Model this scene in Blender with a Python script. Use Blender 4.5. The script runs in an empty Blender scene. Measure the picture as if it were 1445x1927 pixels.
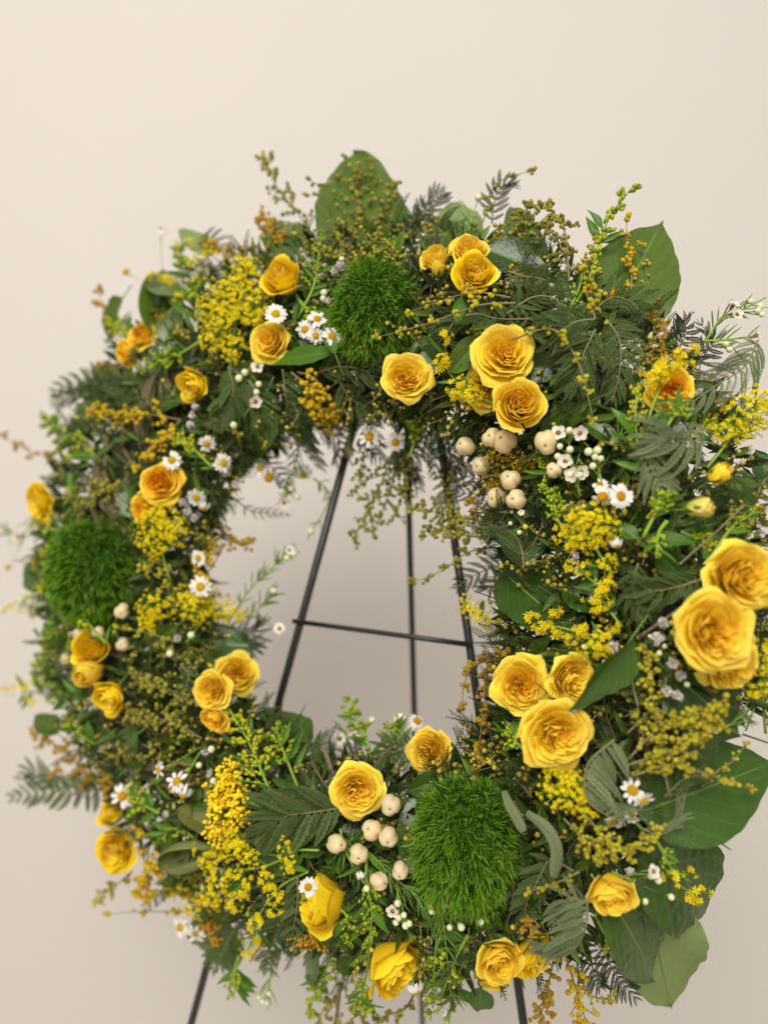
import bpy, math, random
import numpy as np
from mathutils import Vector, Matrix

random.seed(7)
rng = np.random.default_rng(7)
S = bpy.context.scene
COL = S.collection

# ------------------------------------------------------------------ camera
F = 1392.0            # focal length in photograph pixels
CX, CY, CH = 722.5, 963.5, 1.35
cam_d = bpy.data.cameras.new("camera")
cam = bpy.data.objects.new("camera", cam_d)
COL.objects.link(cam)
cam.location = (0, 0, CH)
cam.rotation_euler = (math.radians(90), 0, 0)
cam_d.sensor_fit = 'VERTICAL'
cam_d.sensor_height = 36.0
cam_d.lens = 36.0 * F / 1927.0
cam_d.clip_start = 0.02
cam_d.clip_end = 60
cam_d.dof.use_dof = True
cam_d.dof.focus_distance = 0.59
cam_d.dof.aperture_fstop = 2.1
S.camera = cam

# ------------------------------------------------------------------ world + lamps
w = bpy.data.worlds.new("World")
S.world = w
w.use_nodes = True
bg = w.node_tree.nodes['Background']
bg.inputs[0].default_value = (1.0, 0.93, 0.85, 1)
bg.inputs[1].default_value = 0.46

def area(name, loc, target, sx, sy, power, colr):
    d = bpy.data.lights.new(name, 'AREA')
    d.shape = 'RECTANGLE'
    d.size, d.size_y, d.energy, d.color = sx, sy, power, colr
    o = bpy.data.objects.new(name, d)
    COL.objects.link(o)
    o.location = loc
    o.rotation_euler = (Vector(target) - Vector(loc)).to_track_quat('-Z', 'Y').to_euler()
    return o

area("ceiling_lamp", (-0.45, -2.0, 3.2), (0, 0.9, -0.9), 2.0, 2.0, 140, (1.0, 0.945, 0.87))
S.view_settings.view_transform = 'Standard'
S.view_settings.look = 'None'
S.view_settings.exposure = 0.0
S.view_settings.gamma = 1.0
S.cycles.max_bounces = 8
S.cycles.diffuse_bounces = 4
S.cycles.use_denoising = True

# ------------------------------------------------------------------ geometry of the wreath
CL = np.array([  # centre line of the ring: x, y, half width (photograph pixels)
 (690, 600, 185), (850, 610, 190), (1010, 690, 210), (1140, 830, 245), (1195, 1010, 270),
 (1205, 1220, 275), (1150, 1420, 270), (1040, 1570, 240), (880, 1640, 215), (720, 1640, 195),
 (550, 1590, 190), (400, 1490, 185), (290, 1350, 170), (235, 1180, 160), (235, 1010, 165),
 (290, 840, 172), (395, 710, 178), (540, 630, 182)], float)

def _loop(a, n=14):
    out = []
    N = len(a)
    for i in range(N):
        p0, p1, p2, p3 = a[i - 1], a[i], a[(i + 1) % N], a[(i + 2) % N]
        for k in range(n):
            t = k / n
            out.append(0.5 * ((2 * p1) + (-p0 + p2) * t + (2 * p0 - 5 * p1 + 4 * p2 - p3) * t * t
                              + (-p0 + 3 * p1 - 3 * p2 + p3) * t ** 3))
    return np.array(out)
CLS = _loop(CL)

def plane_depth(x, y):
    return 1.0 / (1.13 + 0.00056 * x + 0.00008 * (y - 1000)) + 0.035

def surf_depth(x, y):
    d = np.hypot(CLS[:, 0] - x, CLS[:, 1] - y)
    i = int(np.argmin(d))
    t = d[i] / CLS[i, 2]
    return plane_depth(x, y) - 0.06 * math.sqrt(max(0.0, 1 - t * t)) + 0.02 * max(0, t - 1)

def UP(x, y, d):
    return Vector(((x - CX) / F * d, d, CH + (CY - y) / F * d))

def P(x, y, lift=0.0):
    return UP(x, y, surf_depth(x, y) - lift)

def mpp(x, y):
    return surf_depth(x, y) / F

RIGHT, UPV, TOW = Vector((1, 0, 0)), Vector((0, 0, 1)), Vector((0, -1, 0))

def facing(fx, fy):
    """unit axis: towards the lens side plus a lean (fx right, fy up)"""
    return (TOW + RIGHT * fx + UPV * fy).normalized()

def frame(z, up=None, spin=0.0):
    z = z.normalized()
    up = up or Vector((0, 0, 1))
    if abs(z.dot(up)) > 0.98:
        up = Vector((1, 0, 0))
    x = up.cross(z).normalized()
    y = z.cross(x)
    m = Matrix((x, y, z)).transposed().to_4x4()
    return m @ Matrix.Rotation(spin, 4, 'Z')

def frame_y(y, z_hint, roll=0.0):
    """matrix whose +Y runs along y and +Z is near z_hint"""
    y = y.normalized()
    x = y.cross(z_hint)
    if x.length < 1e-4:
        x = y.cross(Vector((1, 0, 0.3)))
    x.normalize()
    z = x.cross(y)
    m = Matrix((x, y, z)).transposed().to_4x4()
    return m @ Matrix.Rotation(roll, 4, 'Y')

# ------------------------------------------------------------------ materials
def mat(name, base, rough=0.6, spec=0.3, trans=0.0, trans_col=None, var=0.12, island=False, noise=0.15,
        nscale=60, sheen=0.0, bump=0.0, bscale=400, coat=0.0, ramp=None, vein=None, back=None, second=None):
    m = bpy.data.materials.new(name)
    m.use_nodes = True
    nt = m.node_tree
    N, L = nt.nodes, nt.links
    b = N['Principled BSDF']
    out = N['Material Output']
    b.inputs['Roughness'].default_value = rough
    b.inputs['Specular IOR Level'].default_value = spec
    b.inputs['Coat Weight'].default_value = coat
    b.inputs['Coat Roughness'].default_value = 0.25
    if sheen:
        b.inputs['Sheen Weight'].default_value = sheen
    col = None
    if ramp:
        uv = N.new('ShaderNodeUVMap')
        sep = N.new('ShaderNodeSeparateXYZ')
        L.new(uv.outputs[0], sep.inputs[0])
        r = N.new('ShaderNodeValToRGB')
        cr = r.color_ramp
        cr.elements[0].position, cr.elements[0].color = ramp[0][0], (*ramp[0][1], 1)
        cr.elements[1].position, cr.elements[1].color = ramp[-1][0], (*ramp[-1][1], 1)
        for p, c in ramp[1:-1]:
            e = cr.elements.new(p)
            e.color = (*c, 1)
        L.new(sep.outputs['Y'], r.inputs[0])
        col = r.outputs[0]
    if island:
        rnd = N.new('ShaderNodeNewGeometry').outputs['Random Per Island']
    else:
        rnd = N.new('ShaderNodeObjectInfo').outputs['Random']
    if col is None:
        rgb = N.new('ShaderNodeMix'); rgb.data_type = 'RGBA'
        rgb.inputs['A'].default_value = (*base, 1)
        rgb.inputs['B'].default_value = (*(second or base), 1)
        L.new(rnd, rgb.inputs['Factor'])
        col = rgb.outputs['Result']
    if back:
        g = N.new('ShaderNodeNewGeometry')
        mx = N.new('ShaderNodeMix'); mx.data_type = 'RGBA'
        L.new(g.outputs['Backfacing'], mx.inputs['Factor'])
        L.new(col, mx.inputs['A'])
        mx.inputs['B'].default_value = (*back, 1)
        col = mx.outputs['Result']
    if vein:
        # side veins run out from the midrib: distance to the nearest line v*7 - |u|*1.6
        uv = N.new('ShaderNodeUVMap')
        sep = N.new('ShaderNodeSeparateXYZ'); L.new(uv.outputs[0], sep.inputs[0])
        def M(op, a, bb=None, c=None):
            n = N.new('ShaderNodeMath'); n.operation = op
            for i, q in enumerate((a, bb, c)):
                if q is None: continue
                if isinstance(q, (int, float)): n.inputs[i].default_value = q
                else: L.new(q, n.inputs[i])
            return n.outputs[0]
        nz = N.new('ShaderNodeTexNoise'); nz.inputs['Scale'].default_value = 4
        L.new(uv.outputs[0], nz.inputs['Vector'])
        u = M('ABSOLUTE', M('SUBTRACT', sep.outputs['X'], 0.5))
        k = M('ADD', M('SUBTRACT', M('MULTIPLY', sep.outputs['Y'], 6.5), M('MULTIPLY', u, 5.0)), M('MULTIPLY', nz.outputs[0], 0.5))
        dist = M('ABSOLUTE', M('SUBTRACT', M('FRACT', k), 0.5))
        side = M('SUBTRACT', 1.0, M('SMOOTH_MIN', M('MULTIPLY', dist, 14.0), 1.0, 0.1))
        mid = M('SUBTRACT', 1.0, M('SMOOTH_MIN', M('MULTIPLY', u, 45.0), 1.0, 0.1))
        v2 = M('MAXIMUM', M('MULTIPLY', M('MAXIMUM', side, 0.0), 0.42), M('MAXIMUM', mid, 0.0))
        mx = N.new('ShaderNodeMix'); mx.data_type = 'RGBA'
        L.new(M('MULTIPLY', v2, 0.7), mx.inputs['Factor'])
        L.new(col, mx.inputs['A'])
        mx.inputs['B'].default_value = (*vein, 1)
        col = mx.outputs['Result']
    # brightness: object/island random + noise in object space
    tc = N.new('ShaderNodeTexCoord')
    nz = N.new('ShaderNodeTexNoise')
    nz.inputs['Scale'].default_value = nscale
    nz.inputs['Detail'].default_value = 4
    L.new(tc.outputs['Object'], nz.inputs['Vector'])
    a = N.new('ShaderNodeMath'); a.operation = 'MULTIPLY_ADD'
    L.new(rnd, a.inputs[0]); a.inputs[1].default_value = 2 * var; a.inputs[2].default_value = 1 - var - noise
    c = N.new('ShaderNodeMath'); c.operation = 'MULTIPLY_ADD'
    L.new(nz.outputs[0], c.inputs[0]); c.inputs[1].default_value = 2 * noise
    L.new(a.outputs[0], c.inputs[2])
    hs = N.new('ShaderNodeHueSaturation')
    L.new(c.outputs[0], hs.inputs['Value'])
    L.new(col, hs.inputs['Color'])
    hm = N.new('ShaderNodeMath'); hm.operation = 'MULTIPLY_ADD'
    L.new(rnd, hm.inputs[0]); hm.inputs[1].default_value = 0.02; hm.inputs[2].default_value = 0.49
    L.new(hm.outputs[0], hs.inputs['Hue'])
    L.new(hs.outputs[0], b.inputs['Base Color'])
    if bump:
        bz = N.new('ShaderNodeTexNoise'); bz.inputs['Scale'].default_value = bscale; bz.inputs['Detail'].default_value = 3
        L.new(tc.outputs['Object'], bz.inputs['Vector'])
        bp = N.new('ShaderNodeBump'); bp.inputs['Strength'].default_value = bump
        bp.inputs['Distance'].default_value = 0.002
        L.new(bz.outputs[0], bp.inputs['Height'])
        L.new(bp.outputs[0], b.inputs['Normal'])
    if trans:
        t = N.new('ShaderNodeBsdfTranslucent')
        if trans_col:
            t.inputs[0].default_value = (*trans_col, 1)
        else:
            L.new(hs.outputs[0], t.inputs[0])
        mx = N.new('ShaderNodeMixShader'); mx.inputs[0].default_value = trans
        L.new(b.outputs[0], mx.inputs[1]); L.new(t.outputs[0], mx.inputs[2])
        L.new(mx.outputs[0], out.inputs[0])
    return m

M = {}
M['petal'] = mat('rose_petal_outer', (0, 0, 0), 0.5, 0.25, 0.30, var=0.06, noise=0.10, nscale=4, bump=0.4, bscale=7,
                 ramp=[(0.0, (0.80, 0.56, 0.03)), (0.35, (0.97, 0.68, 0.03)), (0.8, (0.98, 0.75, 0.06)), (1.0, (0.98, 0.80, 0.13))])
M['petal_in'] = mat('rose_petal_inner', (0, 0, 0), 0.55, 0.2, 0.25, var=0.06, noise=0.07, nscale=3, bump=0.25, bscale=9,
                    ramp=[(0.0, (0.95, 0.52, 0.012)), (0.5, (0.97, 0.64, 0.025)), (0.85, (0.98, 0.71, 0.05)), (1.0, (0.98, 0.76, 0.09))])
M['petal_or'] = mat('rose_petal_apricot', (0, 0, 0), 0.55, 0.2, 0.25, var=0.06, noise=0.07, nscale=3, bump=0.25, bscale=9,
                    ramp=[(0.0, (0.8, 0.25, 0.005)), (0.6, (0.93, 0.42, 0.012)), (1.0, (0.95, 0.56, 0.03))])
M['petal_lemon'] = mat('rose_petal_lemon', (0, 0, 0), 0.5, 0.25, 0.22, var=0.05, noise=0.06, nscale=3, bump=0.2, bscale=9,
                       ramp=[(0.0, (0.80, 0.55, 0.015)), (0.5, (0.94, 0.67, 0.014)), (1.0, (0.95, 0.73, 0.03))])
M['petal_pale'] = mat('rose_petal_greenish', (0, 0, 0), 0.5, 0.3, 0.15, var=0.05, noise=0.08, nscale=3,
                      ramp=[(0.0, (0.30, 0.38, 0.06)), (0.5, (0.62, 0.54, 0.10)), (1.0, (0.74, 0.60, 0.15))])
M['sepal'] = mat('sepal_green', (0.10, 0.16, 0.03), 0.5, 0.3, 0.1, second=(0.15, 0.2, 0.04))
M['stem'] = mat('stem_green', (0.10, 0.20, 0.03), 0.5, 0.3, second=(0.17, 0.26, 0.05))
M['stem_tan'] = mat('stem_tan', (0.22, 0.19, 0.10), 0.7, 0.2, second=(0.2, 0.18, 0.09))
M['stem_dark'] = mat('stem_brown', (0.10, 0.075, 0.04), 0.7, 0.2, second=(0.16, 0.12, 0.07))
M['stem_bright'] = mat('stem_fresh_green', (0.22, 0.36, 0.04), 0.45, 0.3)
M['leaf'] = mat('leaf_glossy_green', (0.026, 0.078, 0.006), 0.34, 0.3, 0.10, trans_col=(0.10, 0.30, 0.015), coat=0.42, var=0.15, noise=0.22,
                nscale=20, second=(0.048, 0.10, 0.008), back=(0.10, 0.18, 0.045), vein=(0.10, 0.21, 0.04), bump=0.25, bscale=350)
M['leaf_mid'] = mat('leaf_mid_green', (0.055, 0.105, 0.008), 0.38, 0.3, 0.15, trans_col=(0.16, 0.36, 0.02), coat=0.5, var=0.1, noise=0.2,
                    nscale=20, second=(0.075, 0.125, 0.012), back=(0.13, 0.2, 0.05), vein=(0.16, 0.26, 0.06), bump=0.1, bscale=350)
M['leaf_pale'] = mat('leaf_pale_underside', (0.20, 0.28, 0.10), 0.55, 0.25, 0.15, trans_col=(0.25, 0.36, 0.09), var=0.08,
                     nscale=20, vein=(0.12, 0.22, 0.04), bump=0.15, bscale=350)
M['leaf_olive'] = mat('leaf_olive', (0.17, 0.18, 0.045), 0.45, 0.35, 0.1, var=0.1, nscale=20, vein=(0.22, 0.25, 0.1), second=(0.2, 0.22, 0.07))
M['leaf_sage'] = mat('leaf_sage', (0.15, 0.18, 0.085), 0.7, 0.2, 0.05, var=0.1, nscale=30, vein=(0.2, 0.22, 0.12), bump=0.3)
M['lance'] = mat('lance_leaf_green', (0.045, 0.135, 0.009), 0.42, 0.3, 0.18, trans_col=(0.2, 0.42, 0.02), var=0.15, second=(0.09, 0.20, 0.014), vein=(0.18, 0.32, 0.05))
M['needle'] = mat('needle_green', (0.08, 0.19, 0.02), 0.45, 0.3, 0.1, var=0.25, island=True, second=(0.15, 0.27, 0.04))
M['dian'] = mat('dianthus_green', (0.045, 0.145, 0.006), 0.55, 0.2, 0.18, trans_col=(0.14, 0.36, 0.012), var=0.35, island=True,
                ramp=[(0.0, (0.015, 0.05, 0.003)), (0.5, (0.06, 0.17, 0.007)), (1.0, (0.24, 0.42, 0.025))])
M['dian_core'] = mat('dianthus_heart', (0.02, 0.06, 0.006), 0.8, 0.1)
M['fern'] = mat('mimosa_frond_sage', (0.060, 0.100, 0.026), 0.8, 0.1, 0.12, var=0.15, second=(0.095, 0.14, 0.042), sheen=0.1)
M['fern_dark'] = mat('mimosa_frond_dark', (0.02, 0.03, 0.013), 0.8, 0.1, 0.05, var=0.2, second=(0.04, 0.055, 0.022))  # frond green darkened so outer fronds read as silhouettes; shade in the colour
M['fern_light'] = mat('mimosa_frond_light', (0.15, 0.20, 0.085), 0.8, 0.1, 0.12, var=0.1, second=(0.19, 0.23, 0.11), sheen=0.2)
M['fern_fresh'] = mat('mimosa_frond_green', (0.09, 0.17, 0.05), 0.7, 0.2, 0.12, var=0.15, second=(0.12, 0.2, 0.06))
M['bead_olive'] = mat('mimosa_bead_olive', (0.30, 0.29, 0.05), 0.85, 0.1, var=0.25, second=(0.46, 0.42, 0.06), bump=0.8, bscale=1400)
M['bead_yellow'] = mat('mimosa_bead_yellow', (0.78, 0.52, 0.025), 0.85, 0.1, var=0.15, second=(0.85, 0.58, 0.03), bump=0.8, bscale=1400)
M['bead_orange'] = mat('mimosa_bead_orange', (0.68, 0.38, 0.02), 0.85, 0.1, var=0.2, second=(0.52, 0.33, 0.04), bump=0.8, bscale=1400)
M['bead_lime'] = mat('mimosa_bead_lime', (0.56, 0.50, 0.045), 0.85, 0.1, var=0.2, second=(0.72, 0.62, 0.05), bump=0.8, bscale=1400)
M['bead_i_olive'] = mat('bead_mass_olive', (0.30, 0.26, 0.05), 0.85, 0.1, var=0.25, island=True, second=(0.44, 0.36, 0.05))
M['bead_i_yellow'] = mat('bead_mass_golden', (0.80, 0.52, 0.014), 0.8, 0.15, var=0.2, island=True, second=(0.88, 0.64, 0.02))
M['bead_i_orange'] = mat('bead_mass_rusty', (0.55, 0.27, 0.015), 0.85, 0.1, var=0.2, island=True, second=(0.42, 0.25, 0.03))
M['bud_green'] = mat('goldenrod_bud_green', (0.15, 0.29, 0.012), 0.5, 0.3, 0.1, var=0.25, island=True, second=(0.38, 0.42, 0.015))
M['bud_yellow'] = mat('goldenrod_bud_yellow', (0.55, 0.5, 0.015), 0.5, 0.3, 0.1, var=0.15, island=True, second=(0.35, 0.42, 0.015))
M['gold'] = mat('goldenrod_floret', (0.86, 0.69, 0.010), 0.6, 0.2, 0.25, var=0.22, island=True, second=(0.93, 0.80, 0.014))
M['gold1'] = mat('goldenrod_star', (0.92, 0.74, 0.012), 0.6, 0.2, 0.25, var=0.12)
M['white'] = mat('chamomile_petal_white', (0.84, 0.82, 0.78), 0.55, 0.25, 0.2, var=0.04, noise=0.04)
M['disc'] = mat('chamomile_disc', (0.80, 0.46, 0.008), 0.8, 0.15, var=0.05, noise=0.25, nscale=9, bump=1.0, bscale=28)
M['wax'] = mat('wax_petal', (0.72, 0.66, 0.56), 0.45, 0.35, 0.15, var=0.05)
M['wax_cup'] = mat('wax_cup_olive', (0.32, 0.22, 0.08), 0.5, 0.3)
M['wax_bud'] = mat('wax_bud_cream', (0.66, 0.68, 0.42), 0.35, 0.45, var=0.06)
M['gyp'] = mat('baby_breath_white', (0.86, 0.82, 0.79), 0.6, 0.2, 0.3, var=0.06, island=True)
M['berry'] = mat('berry_cream', (0.72, 0.60, 0.36), 0.33, 0.45, var=0.08, second=(0.66, 0.50, 0.27), noise=0.13, nscale=1.6, bump=0.05, bscale=8)
M['calyx'] = mat('calyx_green', (0.09, 0.2, 0.02), 0.5, 0.3, 0.1)
M['scar'] = mat('berry_scar_brown', (0.12, 0.06, 0.02), 0.8, 0.1)
M['moss'] = mat('vine_bark', (0.035, 0.035, 0.02), 0.9, 0.1, noise=0.3, nscale=40, bump=1.0, bscale=150)
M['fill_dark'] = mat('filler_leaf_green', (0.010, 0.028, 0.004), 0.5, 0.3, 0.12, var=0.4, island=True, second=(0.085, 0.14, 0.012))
M['fill_fern'] = mat('filler_frond', (0.02, 0.035, 0.009), 0.8, 0.1, 0.1, var=0.3, island=True, second=(0.065, 0.095, 0.028))
M['steel'] = mat('black_painted_steel', (0.012, 0.014, 0.015), 0.38, 0.5, var=0.0, noise=0.2, nscale=80, bump=0.1, bscale=200)

# ------------------------------------------------------------------ mesh helpers
class MB:
    def __init__(s):
        s.v, s.f, s.uv, s.n = [], [], [], 0
    def add(s, v, f, mtx=None, uv=None):
        v = np.asarray(v, float)
        if mtx is not None:
            m = np.array(mtx)
            v = v @ m[:3, :3].T + m[:3, 3]
        s.v.append(v)
        n = s.n
        s.f.extend([tuple(i + n for i in q) for q in f])
        s.uv.append(np.zeros((len(v), 2)) if uv is None else np.asarray(uv, float))
        s.n += len(v)
    def mesh(s, name, material, smooth=True):
        me = bpy.data.meshes.new(name)
        V = np.concatenate(s.v)
        me.from_pydata(V.tolist(), [], s.f)
        UV = np.concatenate(s.uv)
        l = me.uv_layers.new(name='uv')
        idx = np.empty(len(me.loops), np.int32)
        me.loops.foreach_get('vertex_index', idx)
        l.data.foreach_set('uv', UV[idx].astype(np.float32).ravel())
        if smooth:
            me.polygons.foreach_set('use_smooth', np.ones(len(me.polygons), bool))
        me.materials.append(material)
        me.update()
        return me

def grid_faces(nu, nv):
    return [(j * nu + i, j * nu + i + 1, (j + 1) * nu + i + 1, (j + 1) * nu + i) for j in range(nv - 1) for i in range(nu - 1)]

def obj(name, me, parent=None, mtx=None, kind=None, label=None):
    o = bpy.data.objects.new(name, me)
    COL.objects.link(o)
    if parent is not None:
        o.parent = parent
    if mtx is not None:
        o.matrix_local = mtx
    if kind: o['kind'] = kind
    if label: o['label'] = label
    return o

THINGS = []
def thing(name, label, cat, mtx, px, group=None, kindphrase=None):
    o = bpy.data.objects.new(name, None)
    o.empty_display_size = 0.01
    COL.objects.link(o)
    o.matrix_world = mtx
    o['category'] = cat
    if label: o['label'] = label
    if group: o['group'] = group
    THINGS.append((o, px, kindphrase))
    return o

def tube(mb, pts, radii, sides=6, cap=True, mtx=None):
    pts = [Vector(p) for p in pts]
    if isinstance(radii, (int, float)):
        radii = [radii] * len(pts)
    V, Fc = [], []
    for i, p in enumerate(pts):
        t = (pts[min(i + 1, len(pts) - 1)] - pts[max(i - 1, 0)])
        if t.length < 1e-9: t = Vector((0, 0, 1))
        t.normalize()
        a = t.orthogonal() if abs(t.y) < 0.01 else t.cross(Vector((0.13, 0.2, 1)))
        a = t.cross(Vector((0.13, -1, 0.21))).normalized()
        b = t.cross(a)
        for k in range(sides):
            q = p + (a * math.cos(2 * math.pi * k / sides) + b * math.sin(2 * math.pi * k / sides)) * radii[i]
            V.append(tuple(q))
    for i in range(len(pts) - 1):
        for k in range(sides):
            k2 = (k + 1) % sides
            Fc.append((i * sides + k, i * sides + k2, (i + 1) * sides + k2, (i + 1) * sides + k))
    if cap:
        Fc.append(tuple(range(sides))[::-1])
        Fc.append(tuple((len(pts) - 1) * sides + k for k in range(sides)))
    mb.add(V, Fc, mtx)

def bez(p0, p1, p2, p3, n):
    out = []
    for i in range(n):
        t = i / (n - 1)
        s = 1 - t
        out.append(p0 * s ** 3 + p1 * 3 * s * s * t + p2 * 3 * s * t * t + p3 * t ** 3)
    return out

def ico(sub):
    import bmesh
    bm = bmesh.new()
    bmesh.ops.create_icosphere(bm, subdivisions=sub, radius=1)
    v = np.array([x.co[:] for x in bm.verts])
    f = [tuple(q.index for q in p.verts) for p in bm.faces]
    bm.free()
    return v, f
ICO1, ICO2, ICO3 = ico(1), ico(2), ico(3)

def rmat(r):
    return Matrix.Rotation(r.uniform(0, 6.28), 4, 'Z') @ Matrix.Rotation(r.uniform(0, 3.14), 4, 'X')

def unit_ball(name, material, sub=2, rough=0.05, seed=0):
    v, f = (ICO1, ICO2, ICO3)[sub - 1]
    g = np.random.default_rng(seed)
    mb = MB()
    mb.add(v * (1 + rough * g.standard_normal((len(v), 1))), f)
    return mb.mesh(name, material)

# ------------------------------------------------------------------ roses
def petal_mesh(ctrl, W, rag, curl, tip, seed, material, twist=0.06, nu=9, nv=10):
    g = np.random.default_rng(seed)
    ph = g.uniform(0, 6.28, 4)
    V, UV = [], []
    c = [np.array(q, float) for q in ctrl]
    for j in range(nv):
        for i in range(nu):
            u = -1 + 2 * i / (nu - 1)
            v0 = j / (nv - 1)
            top = 1 - 0.20 * abs(u) ** 2.6 + tip * (1 - abs(u)) ** 2 - 0.03 * (1 + math.sin(4 * u + ph[0]))
            v = v0 * top
            s = 1 - v
            rz = c[0] * s ** 3 + c[1] * 3 * s * s * v + c[2] * 3 * s * v * v + c[3] * v ** 3
            rho, z = rz
            wv = 0.28 + 0.72 * math.sin(min(v / 0.72, 1) * math.pi / 2)
            phi = u * W * wv
            e = v0 ** 3
            rho += twist * u + rag * e * (math.sin(3.3 * u + ph[1]) + 0.5 * math.sin(7.1 * u + ph[2]))
            z += rag * 0.8 * e * math.sin(4.2 * u + ph[3]) - curl * u * u * v0 ** 4
            rho += curl * 0.35 * u * u * v0 ** 4
            V.append((rho * math.cos(phi), rho * math.sin(phi), z))
            UV.append((0.5 + 0.5 * u, v0))
    mb = MB()
    mb.add(V, grid_faces(nu, nv), uv=UV)
    return mb.mesh('petal', material)

def rose_proto(kind, seed, outer, inner):
    g = random.Random(seed)
    cx_, cy_ = g.uniform(-.07, .07), g.uniform(-.07, .07)
    L = []
    if kind == 'open':
        L = [(5, [(.06, -.70), (.66, -.72), (.88, -.06), (1.09, -.12)], .82, .05, .26, .22, outer),
             (5, [(.06, -.66), (.62, -.60), (.80, .06), (.94, .06)], .84, .05, .18, .14, outer),
             (5, [(.06, -.62), (.55, -.50), (.72, .16), (.80, .20)], .82, .05, .10, .08, outer),
             (6, [(.05, -.58), (.46, -.42), (.62, .22), (.66, .30)], .70, .06, .04, .02, outer),
             (6, [(.05, -.50), (.38, -.34), (.51, .22), (.53, .33)], .68, .065, 0, 0, outer),
             (6, [(.04, -.45), (.28, -.25), (.40, .20), (.40, .32)], .68, .07, 0, 0, inner),
             (5, [(.03, -.40), (.18, -.20), (.29, .16), (.27, .30)], .80, .06, 0, 0, inner),
             (4, [(.03, -.35), (.10, -.20), (.18, .12), (.15, .28)], .95, .05, 0, 0, inner),
             (3, [(.02, -.35), (.05, -.20), (.09, .06), (.05, .24)], 1.1, .03, 0, 0, inner)]
    elif kind == 'cup':
        L = [(4, [(.06, -.95), (.72, -.95), (.84, -.05), (1.04, .06)], .85, .06, .24, .20, outer),
             (4, [(.06, -.92), (.66, -.85), (.78, .02), (.82, .18)], .90, .055, .14, .10, outer),
             (5, [(.06, -.85), (.58, -.75), (.68, .1), (.64, .24)], .80, .04, .03, .02, outer),
             (6, [(.05, -.70), (.46, -.55), (.56, .14), (.52, .28)], .70, .05, 0, 0, outer),
             (6, [(.05, -.60), (.34, -.42), (.43, .14), (.39, .28)], .72, .05, 0, 0, inner),
             (5, [(.04, -.50), (.22, -.30), (.30, .12), (.25, .26)], .82, .05, 0, 0, inner),
             (3, [(.02, -.40), (.09, -.20), (.15, .08), (.09, .22)], 1.1, .03, 0, 0, inner)]
    elif kind == 'bud':
        L = [(3, [(.05, -1.0), (.74, -.95), (.70, .10), (.62, .42)], 1.15, .03, .12, .10, outer),
             (3, [(.05, -.95), (.66, -.85), (.66, .20), (.42, .58)], 1.15, .03, .05, .05, outer),
             (4, [(.05, -.85), (.55, -.7), (.52, .25), (.30, .62)], 1.0, .03, .0, .02, outer),
             (4, [(.05, -.70), (.38, -.5), (.36, .25), (.18, .62)], 1.0, .03, 0, 0, inner),
             (3, [(.02, -.50), (.2, -.3), (.2, .25), (.08, .60)], 1.2, .03, 0, 0, inner)]
    pet = []
    for li, (n, ctrl, W, rag, curl, tip, m) in enumerate(L):
        off = g.uniform(0, 6.28)
        for k in range(n):
            c2 = [(a * (1 + g.uniform(-.05, .05)), b + g.uniform(-.04, .04)) for a, b in ctrl]
            me = petal_mesh(c2, W * g.uniform(.9, 1.1), rag, curl, tip * g.uniform(0.4, 1.4), g.randint(0, 9999), m,
                            nu=9 if li < 3 else 7, nv=10 if li < 3 else 7)
            pet.append((me, Matrix.Rotation(off + 2 * math.pi * (k + g.uniform(-.12, .12)) / n, 4, 'Z')
                        @ Matrix.Translation((0, 0, g.uniform(-.04, .04))) @ Matrix.Rotation(g.uniform(-.10, .10), 4, 'Y') @ Matrix.Rotation(g.uniform(-.08, .08), 4, 'X')))
            pet[-1] = (me, Matrix.Translation((cx_ * li / 3, cy_ * li / 3, 0)) @ pet[-1][1])
    return pet

# sepal and short stalk shared by the roses
def sepal_mesh():
    V, UV = [], []
    for j in range(7):
        v = j / 6
        for i in range(3):
            u = i - 1
            wd = .24 * math.sin(math.pi * min(1, (v + .12) / 1.12)) * (1 - v * .3)
            rho = .10 + .78 * math.sin(v * 1.35) - 0.04 * abs(u)
            V.append((rho, u * wd, -1.06 + 1.15 * v ** 1.2 + 0.02 * abs(u)))
            UV.append((.5 + .5 * u, v))
    mb = MB(); mb.add(V, grid_faces(3, 7), uv=UV)
    return mb.mesh('sepal', M['sepal'])
SEPAL = sepal_mesh()
mb = MB()
tube(mb, [(0, 0, -.55), (0, 0, -.8), (0, 0, -1.0), (.03, .02, -1.2), (.06, .1, -1.8), (.1, .25, -2.6)], [.1, .22, .2, .09, .06, .055], 8)
ROSE_STALK = mb.mesh('stalk', M['stem'])
ROSES = {
    'open': [rose_proto('open', 11, M['petal'], M['petal_in']), rose_proto('open', 12, M['petal'], M['petal_in']), rose_proto('open', 13, M['petal'], M['petal_in'])],
    'cup': [rose_proto('cup', 21, M['petal'], M['petal_in']), rose_proto('cup', 22, M['petal_lemon'], M['petal'])],
    'orange': [rose_proto('open', 31, M['petal_in'], M['petal_or'])],
    'lemon': [rose_proto('open', 41, M['petal_lemon'], M['petal']), rose_proto('cup', 42, M['petal_lemon'], M['petal_lemon'])],
    'bud': [rose_proto('bud', 51, M['petal'], M['petal_in'])],
    'greenbud': [rose_proto('bud', 61, M['petal_pale'], M['petal_pale'])],
    'orangebud': [rose_proto('bud', 71, M['petal_in'], M['petal_or'])],
}
_rc = [0]
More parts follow.
